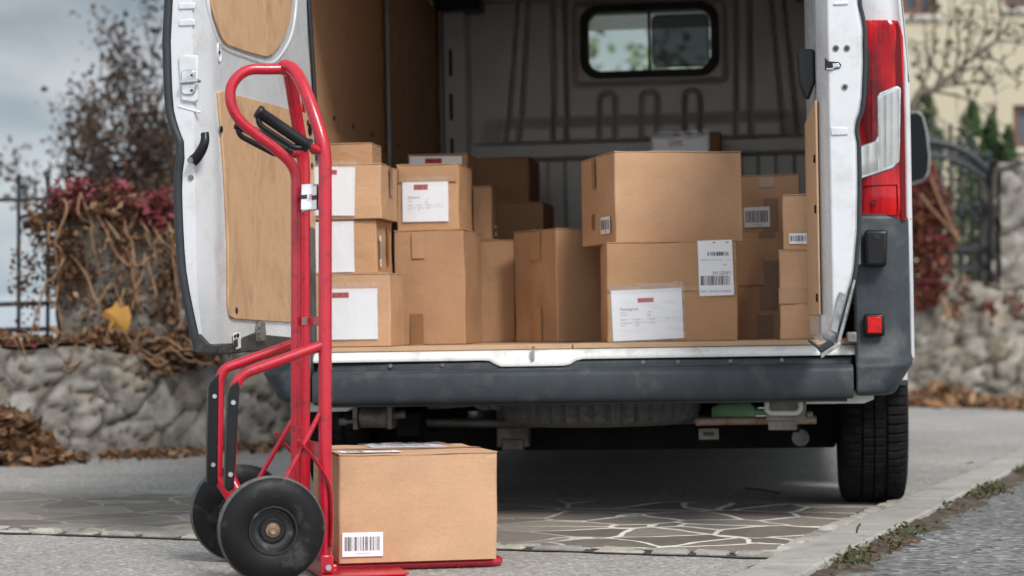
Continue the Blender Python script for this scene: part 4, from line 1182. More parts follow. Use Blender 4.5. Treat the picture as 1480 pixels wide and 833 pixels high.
# axle, wheels
WR, WW = .130, .066
def wheel(a, x):
    h = WW / 2
    Mx = Matrix.Translation((x, a, WR)) @ Matrix.Rotation(R(-90), 4, 'Z')     # local x -> toward the camera side
    prof = [(.060, h * .92), (.066, h * 1.0), (.085, h * 1.10), (.105, h * 1.02), (.119, h * .82), (.126, h * .62)]
    mb = MB(); mb.lathe(prof, Mx, 72, 0)
    tr = [(.126, h * .62)]
    k = 11
    for i in range(k):
        u = h * .62 - (h * 1.24) * (i + .5) / k; cr = .004 * (1 - (u / (h * .62)) ** 2)
        tr += [(.1262 + cr - .0016, u + h * .05), (.1262 + cr, u + h * .03), (.1262 + cr, u - h * .03), (.1262 + cr - .0016, u - h * .05)]
    tr += [(.126, -h * .62)]
    mb.lathe(tr, Mx, 72, 1); mb.lathe([(r, -b) for r, b in prof][::-1], Mx, 72, 0)
    o = mb.build('wheel', [M['truck_tyre'], M['tread']], truck, sharp=70)
    mb = MB()
    mb.lathe([(.060, h * .90), (.0585, h * 1.02), (.055, h * 1.02), (.053, h * .82), (.050, h * .55), (.049, h * .50), (.046, h * .50), (.044, h * .44), (.034, h * .38), (.030, h * .52), (.027, h * .60), (.0245, h * .60), (.023, h * .48), (0, h * .48)], Mx, 56)
    mb.lathe([(.060, -h * .9), (.05, -h * .6), (.03, -h * .55), (0, -h * .55)], Mx, 40)
    rim = mb.build('rim', simple('black_rim_paint', (.018, .018, .020), .28, 0, 25, .3, dirt=((.22, .2, .18), 26, .58, .72, .5), rvar=.1), o, sharp=30)
    mb = MB(); mb.lathe([(.0165, h * .48), (.0175, h * .62), (.0165, h * .70), (.011, h * .74), (.0105, h * .86), (.008, h * .92), (.004, h * .88), (0, h * .88)], Mx, 24)
    mb.build('axle_nut', M['rusty'], rim, sharp=30)
nw = tp(392, 763, -.07).x; fw = nw - .004
wheel(-.072, nw); wheel(.425, fw)
mb = MB(); mb.tube([(nw, -.04, WR), (nw, .39, WR)], .010, 12)
for dy in (0.0, AW): mb.bar((nw, dy + .03, WR), (0, dy + .015, .10), .006, .04); mb.bar((nw - .01, dy + .03, WR + .01), tp(362, 745, 0).xyz * 1 + Vector((0, dy + .02, 0)), .006, .03)
mb.build('axle', M['red'], truck)
# toe plate: flat plate and rounded tube nose
mb = MB()
mb.prism([(-.02, -.05, .006), (.19, -.05, .006), (.205, -.035, .006), (.205, .34, .006), (-.02, .34, .006)], (0, 0, .006))
mb.prism([(-.02, -.05, .012), (-.016, -.05, .012), (-.016, .34, .012), (-.02, .34, .012)], (0, 0, .05))
mb.build('toe_plate', M['red'], truck, .0025)
mb = MB()
mb.tube(fillet_path([(0, .118, .0125), (.485, .118, .0125), (.485, .34, .0125), (0, .34, .0125)], .045, 8), .0105, 14)
mb.build('toe_loop', M['red'], truck)

# ================================================================== GROUND
def asphalt(name, base, speck, amp, crack=0):
    m = NT(name); m.set(Roughness=.88); m.b.inputs['Specular IOR Level'].default_value = .3
    big = m.noise(.9, 7, .65); fine = m.noise(120, 5, .8)
    v = m.n('ShaderNodeTexVoronoi'); v.inputs['Scale'].default_value = speck; m.l(m.tc.outputs['Object'], v.inputs['Vector'])
    rgb = m.n('ShaderNodeSeparateColor'); m.l(v.outputs['Color'], rgb.inputs[0])
    c = m.ramp(big, [(.3, tuple(x * .82 for x in base)), (.7, tuple(x * 1.12 for x in base))])
    c = m.mix(amp, c, m.ramp(rgb.outputs[0], [(.0, .30), (.5, .85), (.93, 1.1), (1.0, 2.0)]), 'MULTIPLY')
    c = m.mix(.5, c, m.ramp(fine, [(.3, .55), (.7, 1.25)]), 'MULTIPLY')
    st = m.ramp(m.noise(2.6, 9, .72), [(.53, 0.0), (.70, .5)])
    c = m.mix(st, c, tuple(x * .5 for x in base))
    m.color(c); m.b.inputs['Specular IOR Level'].default_value = .15
    p = m.bump(v.outputs['Distance'], .3 * amp, .003)
    m.bump(fine, .3, .002, p)
    return m.mat
M['asphalt'] = asphalt('worn_asphalt', (.36, .342, .318), 105, .62)
M['asphalt2'] = asphalt('coarse_asphalt', (.215, .213, .21), 55, .9)
mb = MB(); mb.add([(-70, -30, 0), (70, -30, 0), (70, 130, 0), (-70, 130, 0)], [(0, 1, 2, 3)])
tag(mb.build('ground', M['asphalt']), kind='structure')
# kerb axis
K0 = Vector((.592, 5.317, 0)); KD = Vector((1.838, 4.883, 0)).normalized(); KN = Vector((KD.y, -KD.x, 0))
def kp(s, o, z=0): return K0 + KD * s + KN * o + Vector((0, 0, z))
mb = MB(); n = 60
def rfn(u, v):
    p = kp(-6 + 34 * u, .20 + 5.5 * v, .004); p.z += .004 * 0; return p
mb.grid(rfn, 10, 4, 0)
tag(mb.build('road', M['asphalt2'], recalc=False), kind='structure')
# crazy paving strip
A1, A2 = ground(-60, 766), ground(1107, 804)
B1, B2 = ground(-60, 712), ground(1262, 733)
pm = NT('crazy_paving'); pm.set(Roughness=.8)
wv = pm.noise(2.6, 4, .6)
mxv = pm.n('ShaderNodeMix', data_type='VECTOR'); mxv.inputs['Factor'].default_value = .13
nz = pm.n('ShaderNodeTexNoise'); nz.inputs['Scale'].default_value = 2.2; nz.inputs['Detail'].default_value = 3; pm.l(pm.tc.outputs['Object'], nz.inputs['Vector'])
pm.l(pm.mapping((.82, .9, 1)), mxv.inputs[4]); pm.l(nz.outputs['Color'], mxv.inputs[5])
ve = pm.n('ShaderNodeTexVoronoi', feature='DISTANCE_TO_EDGE'); ve.inputs['Scale'].default_value = 5.4; pm.l(mxv.outputs[1], ve.inputs['Vector'])
vc = pm.n('ShaderNodeTexVoronoi'); vc.inputs['Scale'].default_value = 5.4; pm.l(mxv.outputs[1], vc.inputs['Vector'])
sx_ = pm.n('ShaderNodeSeparateColor'); pm.l(vc.outputs['Color'], sx_.inputs[0])
stone = pm.ramp(sx_.outputs[0], [(0, (.115, .097, .081)), (.4, (.165, .142, .119)), (1, (.24, .21, .178))])
stone = pm.mix(.5, stone, pm.ramp(pm.noise(22, 8, .7), [(.3, .5), (.7, 1.2)]), 'MULTIPLY')
sxy = pm.n('ShaderNodeSeparateXYZ'); pm.l(pm.tc.outputs['Object'], sxy.inputs[0])
mor = pm.mix(pm.ramp(sxy.outputs[0], [(.0, 0.0), (.01, 0.0), (.3, 1.0)]), (.28, .25, .21), (.72, .68, .60))
ed = pm.n('ShaderNodeMath', operation='ADD'); pm.l(ve.outputs['Distance'], ed.inputs[0])
en = pm.n('ShaderNodeMath', operation='MULTIPLY_ADD'); en.inputs[1].default_value = .05; en.inputs[2].default_value = -.026; pm.l(pm.noise(7, 6, .6), en.inputs[0]); pm.l(en.outputs[0], ed.inputs[1])
jm = pm.ramp(ed.outputs[0], [(.030, 1.0), (.036, 0.0)])
jm2 = pm.mix(pm.ramp(pm.noise(3.2, 5, .6), [(.25, .72), (.38, 1.0)]), 0.0, jm)
pm.color(pm.mix(jm2, stone, pm.mix(.35, mor, pm.ramp(pm.noise(40, 6, .7), [(.3, .5), (.7, 1.2)]), 'MULTIPLY')))
p_ = pm.bump(jm, .6, -.010); pm.bump(pm.noise(30, 7, .7), .7, .008, p_)
mb = MB()
ext = 2.0
dA = (A2 - A1).normalized(); A0 = A1 - dA * ext; dB = (B2 - B1).normalized(); B0 = B1 - dB * ext
def pave(u, v):
    a, b = A0.lerp(A2, u), B0.lerp(B2, u); p = a.lerp(b, v)
    p.z = .006 + .010 * noise.noise(Vector((p.x * 2.5, p.y * 3, 0))) * (v > .02) * (v < .98) * (u < .98); p.z = max(p.z, .003); return p
mb.grid(pave, 160, 30)
tag(mb.build('paving', pm.mat, recalc=False), kind='structure')
# edging sett rows
mb = MB(); rs = random.Random(5)
def setts(Pa, Pb, w, rows=1, z=.016, mn=.09, mx=.24):
    d = (Pb - Pa).normalized(); nn = Vector((-d.y, d.x, 0)); L = (Pb - Pa).length
    for r_ in range(rows):
        s = 0
        while s < L:
            l = rs.uniform(mn, mx); o = r_ * w
            c = Pa + d * (s + l / 2) + nn * (o + rs.uniform(-.006, .006)); hw = w * rs.uniform(.38, .5); hl = l / 2 - .006
            base = [c + d * (a * hl * rs.uniform(.86, 1)) + nn * (b * hw * rs.uniform(.8, 1)) for a, b in ((-1, -1), (0, -1.08), (1, -1), (1.0, .1), (1, 1), (0, 1.05), (-1, 1), (-1.0, 0))]
            t = rs.uniform(.75, 1.25); g = rs.uniform(-.02, .03); col = (.40 * t, (.38) * t, (.335 - g * .4) * t)
            zz_ = z + rs.uniform(-.004, .005)
            top = [c + (p - c) * .84 + Vector((0, 0, zz_ + rs.uniform(-.002, .002))) for p in base]
            mid = [c + (p - c) * .96 + Vector((0, 0, zz_ * .55)) for p in base]
            n_ = 8; b0 = mb.add(base + mid + top, [(i, (i + 1) % n_, (i + 1) % n_ + n_, i + n_) for i in range(n_)] + [(i + n_, (i + 1) % n_ + n_, (i + 1) % n_ + 2 * n_, i + 2 * n_) for i in range(n_)] + [tuple(range(2 * n_, 3 * n_))], 0, False, col)
            s += l
setts(A0 - Vector((0, .035, 0)), A2 - Vector((0, .035, 0)), .055, 2, .011, .05, .19)
setts(kp(.55, -.045), kp(2.25, -.045), .06, 1, .018, .06, .14)
tag(mb.build('stone_edging', M['stone']), kind='structure')
mb = MB(); d_ = (A2 - A0).normalized()
def soil(u, v): 
    p = A0.lerp(A2, u) + Vector((0, -.085 + .09 * v, 0)); e = .018 * noise.noise(Vector((p.x * 9, v * 3, 4))); p.y += e; p.z = .0035; return p
mb.grid(soil, 240, 2)
def soil2(u, v):
    p = kp(-3 + 25 * u, -.030 + .034 * v); p += KN * (.018 * noise.noise(Vector((p.x * 14, p.y * 14, 2))) * (1 - v)); p.z = .0095; return p
mb.grid(soil2, 400, 1)
tag(mb.build('dirt_joint', simple('dark_soil', (.045, .038, .030), .95, 0, 30, .5, .6, 80), recalc=False), kind='structure')
# kerb stones
mb = MB(); s = -3.0; rk = random.Random(9)
while s < 26:
    l = rk.choice((.95, 1.0, 1.02)); j = .006; h = .030 + rk.uniform(-.003, .003)
    w0, w1 = 0, .165
    ring0 = lambda q: [kp(q, w0, .0), kp(q, w0 + .004, h), kp(q, w1 - .004, h + .004), kp(q, w1, .0)]
    mb.loft([[p for p in ring0(s + j + (l - 2 * j) * k / 6)] for k in range(7)], 0, True, True, False); s += l
km = NT('concrete_kerb'); km.set(Roughness=.88)
c = km.ramp(km.noise(3, 7, .65), [(.3, (.29, .272, .245)), (.7, (.40, .38, .345))]); c = km.mix(.5, c, km.ramp(km.noise(80, 6, .8), [(.3, .6), (.7, 1.2)]), 'MULTIPLY')
c = km.mix(km.ramp(km.noise(7, 8, .7), [(.5, 0.0), (.72, .6)]), c, (.12, .11, .095)); km.color(c); km.bump(km.noise(90, 5, .7), .5, .004)
tag(mb.build('kerb', km.mat, bevel=.006), kind='structure')
# weedy verge
mb = MB()
def verge(u, v):
    p = kp(-3 + 29 * u, .155 + .085 * v); e = .07 * noise.noise(Vector((p.x * 5, p.y * 5, 0))) + .04 * noise.noise(Vector((p.x * 21, p.y * 21, 0))) + .02 * noise.noise(Vector((p.x * 60, p.y * 60, 0))); p += KN * (e * v); p.z = .008 + .022 * max(0, 1 - v * 1.4) * (.6 + .8 * noise.noise(Vector((p.x * 8, p.y * 8, 3)))) if v < .95 else .002
    return p
mb.grid(verge, 1500, 5)
vm = NT('verge_soil'); vm.set(Roughness=.95)
vm.color(vm.ramp(vm.noise(14, 8, .7), [(.3, (.03, .023, .016)), (.5, (.075, .055, .038)), (.7, (.16, .13, .10))])); vm.bump(vm.noise(50, 6, .7), .8, .01)
tag(mb.build('verge', vm.mat, recalc=False), kind='structure')
mb = MB(); rg = random.Random(21); random.seed(21)
def dens(s): return noise.noise(Vector((s * 1.7, 0, 5))) + .25 + .35 * noise.noise(Vector((s * 5, 0, 9)))
for k in range(6500):
    s = rg.uniform(.0, 7.5) if k < 5600 else rg.uniform(7.5, 20); D = dens(s)
    if rg.random() > D * 1.1 - .02: continue
    o = .165 + abs(rg.gauss(0, .045)); p = kp(s, o, .012)
    if rg.random() < .72:
        g = rg.uniform(.7, 1.3); col = rg.choice(((.06, .095, .03), (.05, .08, .025), (.09, .11, .045), (.15, .11, .06), (.11, .07, .04)))
        random.seed(k); mb.leaf(p + Vector((0, 0, rg.uniform(0, .028))), rg.uniform(.010, .028), 0, tuple(c * g for c in col), (rg.gauss(0, .6), rg.gauss(0, .6), 1), .5)
    else:
        h = rg.uniform(.02, .06); d = Vector((rg.gauss(0, .4), rg.gauss(0, .4), 1)).normalized(); sd = d.orthogonal() * .002
        col = rg.choice(((.10, .14, .04), (.23, .17, .09), (.14, .08, .05)))
        mb.add([p - sd, p + sd, p + d * h + Vector((0, 0, -.2 * h))], [(0, 1, 2)], 0, False, col)
tag(mb.build('weeds', M['leaf'], recalc=False), kind='stuff')
# loose dry leaves
random.seed(31); kinds = [(.20, .085, .035), (.26, .13, .06), (.13, .06, .03), (.33, .20, .09)]
def dry_leaf(p, size, label, grp='dry leaves on the ground', cat='leaf', nrm=None):
    mb = MB(); pts = 9; vs = [Vector((0, 0, .006))]
    for k in range(pts):
        a = 6.283 * k / pts; r_ = size * .5 * (1 if k % 2 else .62) * random.uniform(.8, 1.1)
        vs.append(Vector((r_ * math.cos(a) * 1.25, r_ * math.sin(a) * .8, .004 + random.uniform(0, .012))))
    mb.add(vs, [(0, i + 1, (i + 1) % pts + 1) for i in range(pts)], 0, False, random.choice(kinds))
    o = mb.build('fallen_leaf', M['leaf'], None, recalc=False); o.matrix_world = Matrix.Translation(p) @ Matrix.Rotation(random.random() * 6, 4, 'Z'); tag(o, label, cat, grp); return o
dry_leaf(ground(1316, 790, .004) + Vector((0, 0, .004)), .055, 'larger curled orange-brown leaf on the coarse asphalt right of the weeds')
dry_leaf(ground(1292, 796, .004) + Vector((0, 0, .004)), .035, 'smaller brown leaf on the coarse asphalt, left of the curled orange-brown leaf')
dry_leaf(ground(1262, 803, .03), .045, 'brown leaf lying in the weeds nearest the camera beside the kerb')
dry_leaf(ground(868, 732, .01), .030, 'small reddish leaf on the paving in the shade under the bumper', nrm=None)
dry_leaf(ground(743, 754, .01), .014, 'tiny dark leaf scrap on the paving right of the loaded box')
dry_leaf(ground(1400, 672, .034), .06, 'dark leaf lying on the pavement behind the kerb right of the tyre')
dry_leaf(ground(806, 656, .0) + Vector((0, 0, .003)), .09, 'dark clump of leaf litter on the asphalt beneath the van')
def stick_(a, b, label):
    mb = MB(); mb.tube(smooth_path([a, a.lerp(b, .5) + Vector((0, .01, .002)), b], 4), .0035, 6); tag(mb.build('twig', M['bark']), label, 'twig')
stick_(ground(1078, 706, .004), ground(1128, 713, .004), 'thin dark twig on the asphalt beneath the van')
stick_(ground(1238, 772, .03) , at(1243, 758, ground(1238, 772).y) , 'short upright dark stem in the kerb weeds')
# ================================================================== BACKGROUND
def stone_sheet(mb, fn, nu, nv, nrm, scale, amp, seed, tones, mortar=(.23, .20, .165), wu=1, wv=1):
    """fn(u,v) base point; displaced along nrm(u,v); stones from voronoi cells in metres"""
    def cell(u, v):
        w = Vector((u * wu * scale, v * wv * scale * 1.35, seed)); w += Vector((noise.noise(w * .9), noise.noise(w * .9 + Vector((5, 5, 5))), 0)) * .35
        d, p = noise.voronoi(w); return d[1] - d[0], p[0]
    def P(u, v):
        e, c = cell(u, v); h = ss(.015, .13, e); r = noise.cell(c * 3.1)
        q = fn(u, v); return q + nrm(u, v) * (amp * (h * (.7 + .5 * r) + .28 * noise.noise(Vector((u * wu * 22, v * wv * 22, seed)))))
    def colr(u, v):
        e, c = cell(u, v); k = ss(.02, .10, e); r = noise.cell(c * 7.7 + Vector((3, 1, 0))); 
        t = tones[int(abs(r) * 997) % len(tones)]; j = .8 + .4 * noise.noise(Vector((u * wu * 9, v * wv * 9, seed + 4)))
        return tuple(m * (1 - k) + a * k * j for m, a in zip(mortar, t))
    mb.grid(P, nu, nv, 0, True, None, colr)
GREY = [(.40, .37, .33), (.44, .41, .37), (.35, .32, .285), (.50, .47, .43), (.40, .345, .275), (.43, .38, .31)]
def stone_wall(name, label, path, h, thick, scale=5, amp=.06, seed=1, res=.035, tones=GREY, cat='stone wall', hvar=.03, mortar=(.10, .085, .07)):
    mb = MB()
    P = [Vector(p) for p in path]; L = [0]
    for a, b in zip(P, P[1:]): L.append(L[-1] + (b - a).length)
    T = L[-1]
    def along(u):
        s = u * T
        for i in range(len(P) - 1):
            if s <= L[i + 1] + 1e-9: return P[i].lerp(P[i + 1], (s - L[i]) / (L[i + 1] - L[i])), (P[i + 1] - P[i]).normalized()
        return P[-1], (P[-1] - P[-2]).normalized()
    def top(u): return h + hvar * noise.noise(Vector((u * T * 2.2, seed, 1))) * 2
    N = lambda d: Vector((d.y, -d.x, 0))
    nu, nv = max(8, int(T / res)), max(6, int(h / res))
    def front(u, v):
        p, d = along(u); return p + Vector((0, 0, top(u) * v)) - N(d) * (.07 * v)
    stone_sheet(mb, front, nu, nv, lambda u, v: N(along(u)[1]), scale, amp, seed, tones, mortar, wu=T, wv=h)
    def tp_(u, v):
        p, d = along(u); return p - N(d) * (.07 + (thick - .07) * v) + Vector((0, 0, top(u)))
    stone_sheet(mb, tp_, nu, 8, lambda u, v: Vector((0, 0, 1)), scale, amp * .6, seed + 9, tones, wu=T, wv=thick)
    def back(u, v):
        p, d = along(u); return p - N(d) * thick + Vector((0, 0, top(u) * v))
    mb.grid(back, max(4, nu // 6), 3, 0, True, None, lambda u, v: (.2, .19, .17))
    for u in (0, 1):
        p, d = along(u); t = top(u); mb.add([p, p - N(d) * thick, p - N(d) * thick + Vector((0, 0, t)), p - N(d) * .07 + Vector((0, 0, t))], [(0, 1, 2, 3)], 0, False, (.2, .19, .17))
    return tag(mb.build(name, M['stone'], recalc=False, sharp=0), label, cat)
g = lambda px, py: ground(px, py)
WP = [g(-420, 690), g(-60, 672), g(150, 662), g(430, 645), Vector((-.85, 12.0, 0)), Vector((-.45, 15, 0)), Vector((.2, 20, 0))]
stone_wall('stone_wall', 'low mossy rubble stone wall with brown creeper on top, left of the van', WP, .50, .45, 7.0, .032, 3, .020, tones=[tuple(c * .82 for c in t) for t in GREY], mortar=(.115, .098, .08))
# gate pillar on the left wall
PY = 10.35
pl, pr = at(88, 490, PY), at(246, 490, PY); pw = pr.x - pl.x; ph_ = at(0, 292, PY).z
def pillar(name, label, c, w, d, z0, h, seed, scale=5.5, amp=.035, rot=0, cap=True):
    mb = MB(); Rm = Matrix.Rotation(rot, 3, 'Z'); c = Vector(c)
    for k in range(4):
        A = Matrix.Rotation(math.pi / 2 * k, 3, 'Z'); hw, hd = (w / 2, d / 2) if k % 2 == 0 else (d / 2, w / 2)
        stone_sheet(mb, lambda u, v: c + Rm @ (A @ Vector((-hw + 2 * hw * u, -hd, 0))) + Vector((0, 0, z0 + h * v)), 20, int(h / .035), lambda u, v: Rm @ (A @ Vector((0, -1, 0))), scale, amp, seed + k, GREY, wu=2 * hw, wv=h)
    if cap:
        stone_sheet(mb, lambda u, v: c + Rm @ Vector(((u - .5) * w * 1.08, (v - .5) * d * 1.08, 0)) + Vector((0, 0, z0 + h)), 16, 16, lambda u, v: Vector((0, 0, 1)), scale, amp, seed + 7, GREY, wu=w, wv=d)
        stone_sheet(mb, lambda u, v: c + Rm @ Vector(((u - .5) * w * 1.1, -d * .54, 0)) + Vector((0, 0, z0 + h - .06 + .07 * v)), 16, 4, lambda u, v: Rm @ Vector((0, -1, 0)), scale, amp, seed + 8, GREY, wu=w, wv=.1)
    return tag(mb.build(name, M['stone'], recalc=False, sharp=0), label, 'stone pillar')
pcx = (pl.x + pr.x) / 2
pillar('stone_pillar', 'overgrown stone gate pillar standing on the left wall under red creeper', (pcx, PY + .28, 0), pw, .5, .42, ph_ - .42, 12)
# creeper over the pillar
random.seed(41)
def creeper(name, label, blobs, strands, leaves, colors, parent_z=0):
    mb = MB()
    for (c, rx, ry, rz, n, cols, sz) in blobs:
        c = Vector(c)
        for k in range(n):
            d = Vector((random.gauss(0, 1), random.gauss(0, 1), random.gauss(0, 1))).normalized() * (random.random() ** .45)
            p = c + Vector((d.x * rx, d.y * ry, d.z * rz)); p += Vector((0, 0, .06 * noise.noise(p * 6)))
            t = random.uniform(.6, 1.25); col = random.choice(cols); mb.leaf(p, random.uniform(.6, 1.3) * sz, 0, tuple(x * t for x in col))
    e = mb.build(name, M['leaf'], recalc=False)
    tag(e, label, 'climbing plant')
    mb = MB()
    for pts, r in strands: mb.tube(smooth_path(pts, 5), r, 6)
    if strands: [mm.build('vine_stem', M['dry_vine'], e) for mm in (mb.split() if len(strands) < 4 else [mb])]
    return e
RED = [(.22, .040, .05), (.30, .07, .08), (.15, .035, .035), (.26, .10, .085)]
BRN = [(.13, .065, .035), (.20, .10, .05), (.08, .045, .03), (.26, .15, .08)]
ORG = [(.34, .19, .10), (.42, .26, .15), (.25, .12, .06)]
f = PY - .06
blobs = [(at(105, 285, f), .13, .12, .10, 210, RED, .05), (at(165, 282, f), .13, .10, .09, 130, RED + BRN, .05), (at(220, 298, f), .12, .12, .10, 190, RED, .05), (at(230, 325, f), .07, .08, .06, 110, RED, .05),
         (at(150, 300, f), .30, .14, .07, 260, BRN + ORG, .05), (at(92, 370, f), .10, .12, .30, 520, BRN, .034), (at(244, 390, f), .09, .12, .28, 420, BRN + ORG, .034), (at(120, 380, f), .08, .04, .26, 160, BRN, .03), 
         (at(155, 390, f - .02), .42, .10, .36, 330, BRN + ORG + RED[:1], .034), (at(250, 300, f), .16, .1, .12, 120, RED + BRN, .04), (at(45, 400, f + .1), .12, .1, .25, 170, BRN, .034), (at(60, 320, f + .1), .10, .1, .12, 150, BRN, .05), (at(170, 440, f), .22, .04, .10, 50, BRN, .045), (at(190, 350, f), .1, .03, .3, 90, ORG, .05)]
strands = []
for k in range(22):
    x0 = random.uniform(60, 265); y0 = random.uniform(275, 420); pts = [at(x0, y0, f - random.uniform(0, .1))]
    dx = random.uniform(-26, 34)
    for i in range(4): pts.append(at(x0 + dx * (i + 1) * .5 + random.uniform(-9, 9), y0 + (i + 1) * random.uniform(12, 32), f - random.uniform(.0, .16)))
    strands.append((pts, random.uniform(.0025, .0055)))
for (pp) in () and ([(112, 330), (114, 400), (106, 440), (120, 500)], [(175, 330), (180, 370), (172, 400), (170, 440)], [(250, 350), (262, 372), (290, 392)], [(55, 430), (75, 412), (100, 410)], [(190, 372), (225, 374), (262, 400)], [(236, 400), (250, 430), (258, 440)], [(108, 440), (112, 480), (119, 502)], [(210, 455), (208, 490), (209, 500)], [(60, 305), (90, 303), (150, 300)]):
    strands.append(([at(x, y, f - .14) for x, y in pp], .0095))
creeper('climbing_creeper', 'creeper with crimson leaf tufts and dry hanging stems over the left stone pillar', blobs, strands, None, None)
# creeper along the wall top
blobs = []
for k in range(26):
    px = random.uniform(-60, 300); yy = 490 + random.uniform(-8, 20) + 10 * math.sin(px * .03)
    Yw = 9.75 + (px + 60) / 480 * .85
    blobs.append((at(px, yy, Yw - .08), .16, .12, .05, 80, BRN + BRN + ORG if k % 4 else RED + ORG, .05))
for px, py in ((20, 540), (80, 535), (130, 545), (250, 500), (280, 480), (60, 512), (200, 512)):
    Yw = 9.72 + (px + 60) / 480 * .85; blobs.append((at(px, py, Yw - .10), .14, .05, .06, 90, BRN, .05))
for px, py in ((10, 520), (45, 560), (140, 525), (190, 530), (100, 510), (225, 520), (285, 505), (120, 560)):
    Yw = 9.72 + (px + 60) / 480 * .85; blobs.append((at(px, py, Yw - .10), .16, .04, .10, 60, BRN + ORG, .045))
strands = []
for k in range(40):
    x0 = random.uniform(-40, 285); y0 = random.uniform(475, 525); Yw = 9.6 + (x0 + 60) / 480 * .85; a = random.uniform(-1, 1)
    strands.append(([at(x0 + i * 14 * (1 if a > 0 else -1), y0 + i * random.uniform(-4, 12), Yw - .04 + random.uniform(-.05, .03)) for i in range(4)], random.uniform(.0025, .006)))
creeper('wall_creeper', 'brown withered creeper trailing along the top of the left wall', blobs, strands, None, None)
# yellow leaf
mb = MB(); fY = PY - .34
poly = [(143, 457), (152, 449), (163, 444), (170, 434), (173, 446), (186, 442), (190, 458), (188, 470), (183, 484), (176, 478), (166, 474), (158, 481), (154, 484), (158, 470), (160, 462)]
c = at(170, 461, fY); mb.add([c + Vector((0, -.02, 0))] + [at(x, y, fY) + Vector((0, random.uniform(-.012, .012), 0)) for x, y in poly], [(0, i + 1, (i + 1) % len(poly) + 1) for i in range(len(poly))], 0, False, (.66, .34, .085))
mb.tube([c, c + Vector((.01, .0, .07)), c + Vector((.02, .06, .14))], .004, 6, 0, True, (.4, .25, .1))
tag(mb.build('yellow_leaf', M['leaf'], recalc=False), 'bright yellow maple leaf caught in the creeper on the left pillar', 'leaf')
# brown leaf drift at the foot of the left wall
def litter(name, label, fn, n, cols, size, kind='stuff', zfun=None):
    mb = MB()
    for k in range(n):
        p = fn(); t = random.uniform(.6, 1.3); col = random.choice(cols)
        mb.leaf(p, size * random.uniform(.6, 1.3), 0, tuple(x * t for x in col), None if random.random() < .6 else (random.gauss(0, .5), random.gauss(0, .5), 1))
    return tag(mb.build(name, M['leaf'], recalc=False), label, None, None, kind)
def heap():
    while True:
        x = random.uniform(-150, 105); s_ = ((x - 12) / 82) if x > 12 else (x - 12) / 300
        hmax = .22 * max(0, 1 - s_ * s_)
        if hmax > .01: break
    z = hmax * random.random() ** .8; b = g(x, 668); return Vector((b.x, b.y - .04 - .30 * random.random() * (1 - z / .30), z + .01))
DRY = [(.24, .12, .06), (.32, .18, .10), (.12, .065, .035), (.38, .24, .15), (.08, .045, .03)]
litter('leaf_pile', None, heap, 1100, DRY + ORG[:2], .11)
def foot():
    px = random.uniform(90, 420); a = random.random(); b = g(px, 664 - (px - 90) / 330 * 19); return Vector((b.x, b.y - .02 - .55 * a ** 4, .012 + .03 * (1 - a)))
litter('leaf_litter', None, foot, 520, DRY + ORG, .06)
# fence on the left
mb = MB(); e = None
FY = 10.6
def bar_px(mb, a, b, r, Y=FY): mb.tube([at(a[0], a[1], Y), at(b[0], b[1], Y)], r, 8)
for yy in (290, 441, 478): bar_px(mb, (-120, yy + 2), (88, yy - 3), .009 if yy == 290 else .012)
mbr = mb; fence = empty('iron_fence', at(-16, 480, FY)); bpy.context.view_layer.update(); FM = Matrix.Translation(-fence.location)
def fbuild(mb, name, par):
    mb.v = [tuple(Vector(v) - par.location) for v in mb.v]; return mb.build_each(name, M['iron'], par)
fbuild(mbr, 'rail', fence); tag(fence, 'dark iron fence on the low wall, left of the overgrown pillar', 'fence')
for x in (-60, -16, 27, 69):
    mb = MB(); bar_px(mb, (x, 492), (x, 262), .010); mb.lathe([(0, .045), (.016, .02), (.010, .0), (.018, -.006), (0, -.012)], Matrix.Translation(at(x, 262, FY)) @ Matrix.Rotation(R(-90), 4, 'Y'), 12); mb.v = [tuple(Vector(v) - fence.location) for v in mb.v]; mb.build('picket', M['iron'], fence)
mb = MB()
for x in (-38,): mb.tube([at(x, 262, FY) + Vector((.055 * math.cos(a), 0, .045 * math.sin(a))) for a in [6.283 * k / 20 for k in range(21)]], .009, 6)
fbuild(mb, 'scroll', fence)
mb = MB()
for yy in (430, 452): bar_px(mb, (252, yy), (420, yy), .014)
mbr = mb; f2 = empty('iron_fence', at(300, 480, FY)); fbuild(mbr, 'rail', f2); tag(f2, 'dark iron fence rails seen between the overgrown pillar and the van door', 'fence')
for x in (268, 300, 340): mb = MB(); bar_px(mb, (x, 488), (x, 330), .010); fbuild(mb, 'picket', f2)

# ---- trees
def branch(mb, p, d, L, r, depth, tips, spread=.5, up=.12, seg=5, nch=(2, 4), shrink=.68, mat=0):
    pts = [p]; dd = d.copy()
    for i in range(seg):
        dd = (dd + Vector((random.gauss(0, .10), random.gauss(0, .10), random.gauss(0, .08) + up * .3))).normalized(); pts.append(pts[-1] + dd * (L / seg))
    mb.tube(pts, [r * (1 - .55 * i / seg) for i in range(seg + 1)], 6 if depth > 1 else 4, mat, False)
    if depth <= 1:
        for q in pts[1:]: tips.append((q, dd.copy()))
    if depth == 0: return
    for k in range(random.randint(*nch)):
        i = random.randint(2, seg); q = pts[i]
        nd = (dd + Vector((random.gauss(0, spread), random.gauss(0, spread), random.gauss(0, spread * .7) + up))).normalized()
        branch(mb, q, nd, L * shrink * random.uniform(.75, 1.15), r * .5, depth - 1, tips, spread, up, seg, nch, shrink, mat)
    branch(mb, pts[-1], (dd + Vector((random.gauss(0, .15), random.gauss(0, .15), up))).normalized(), L * shrink, r * .45, depth - 1, tips, spread, up, seg, nch, shrink, mat)
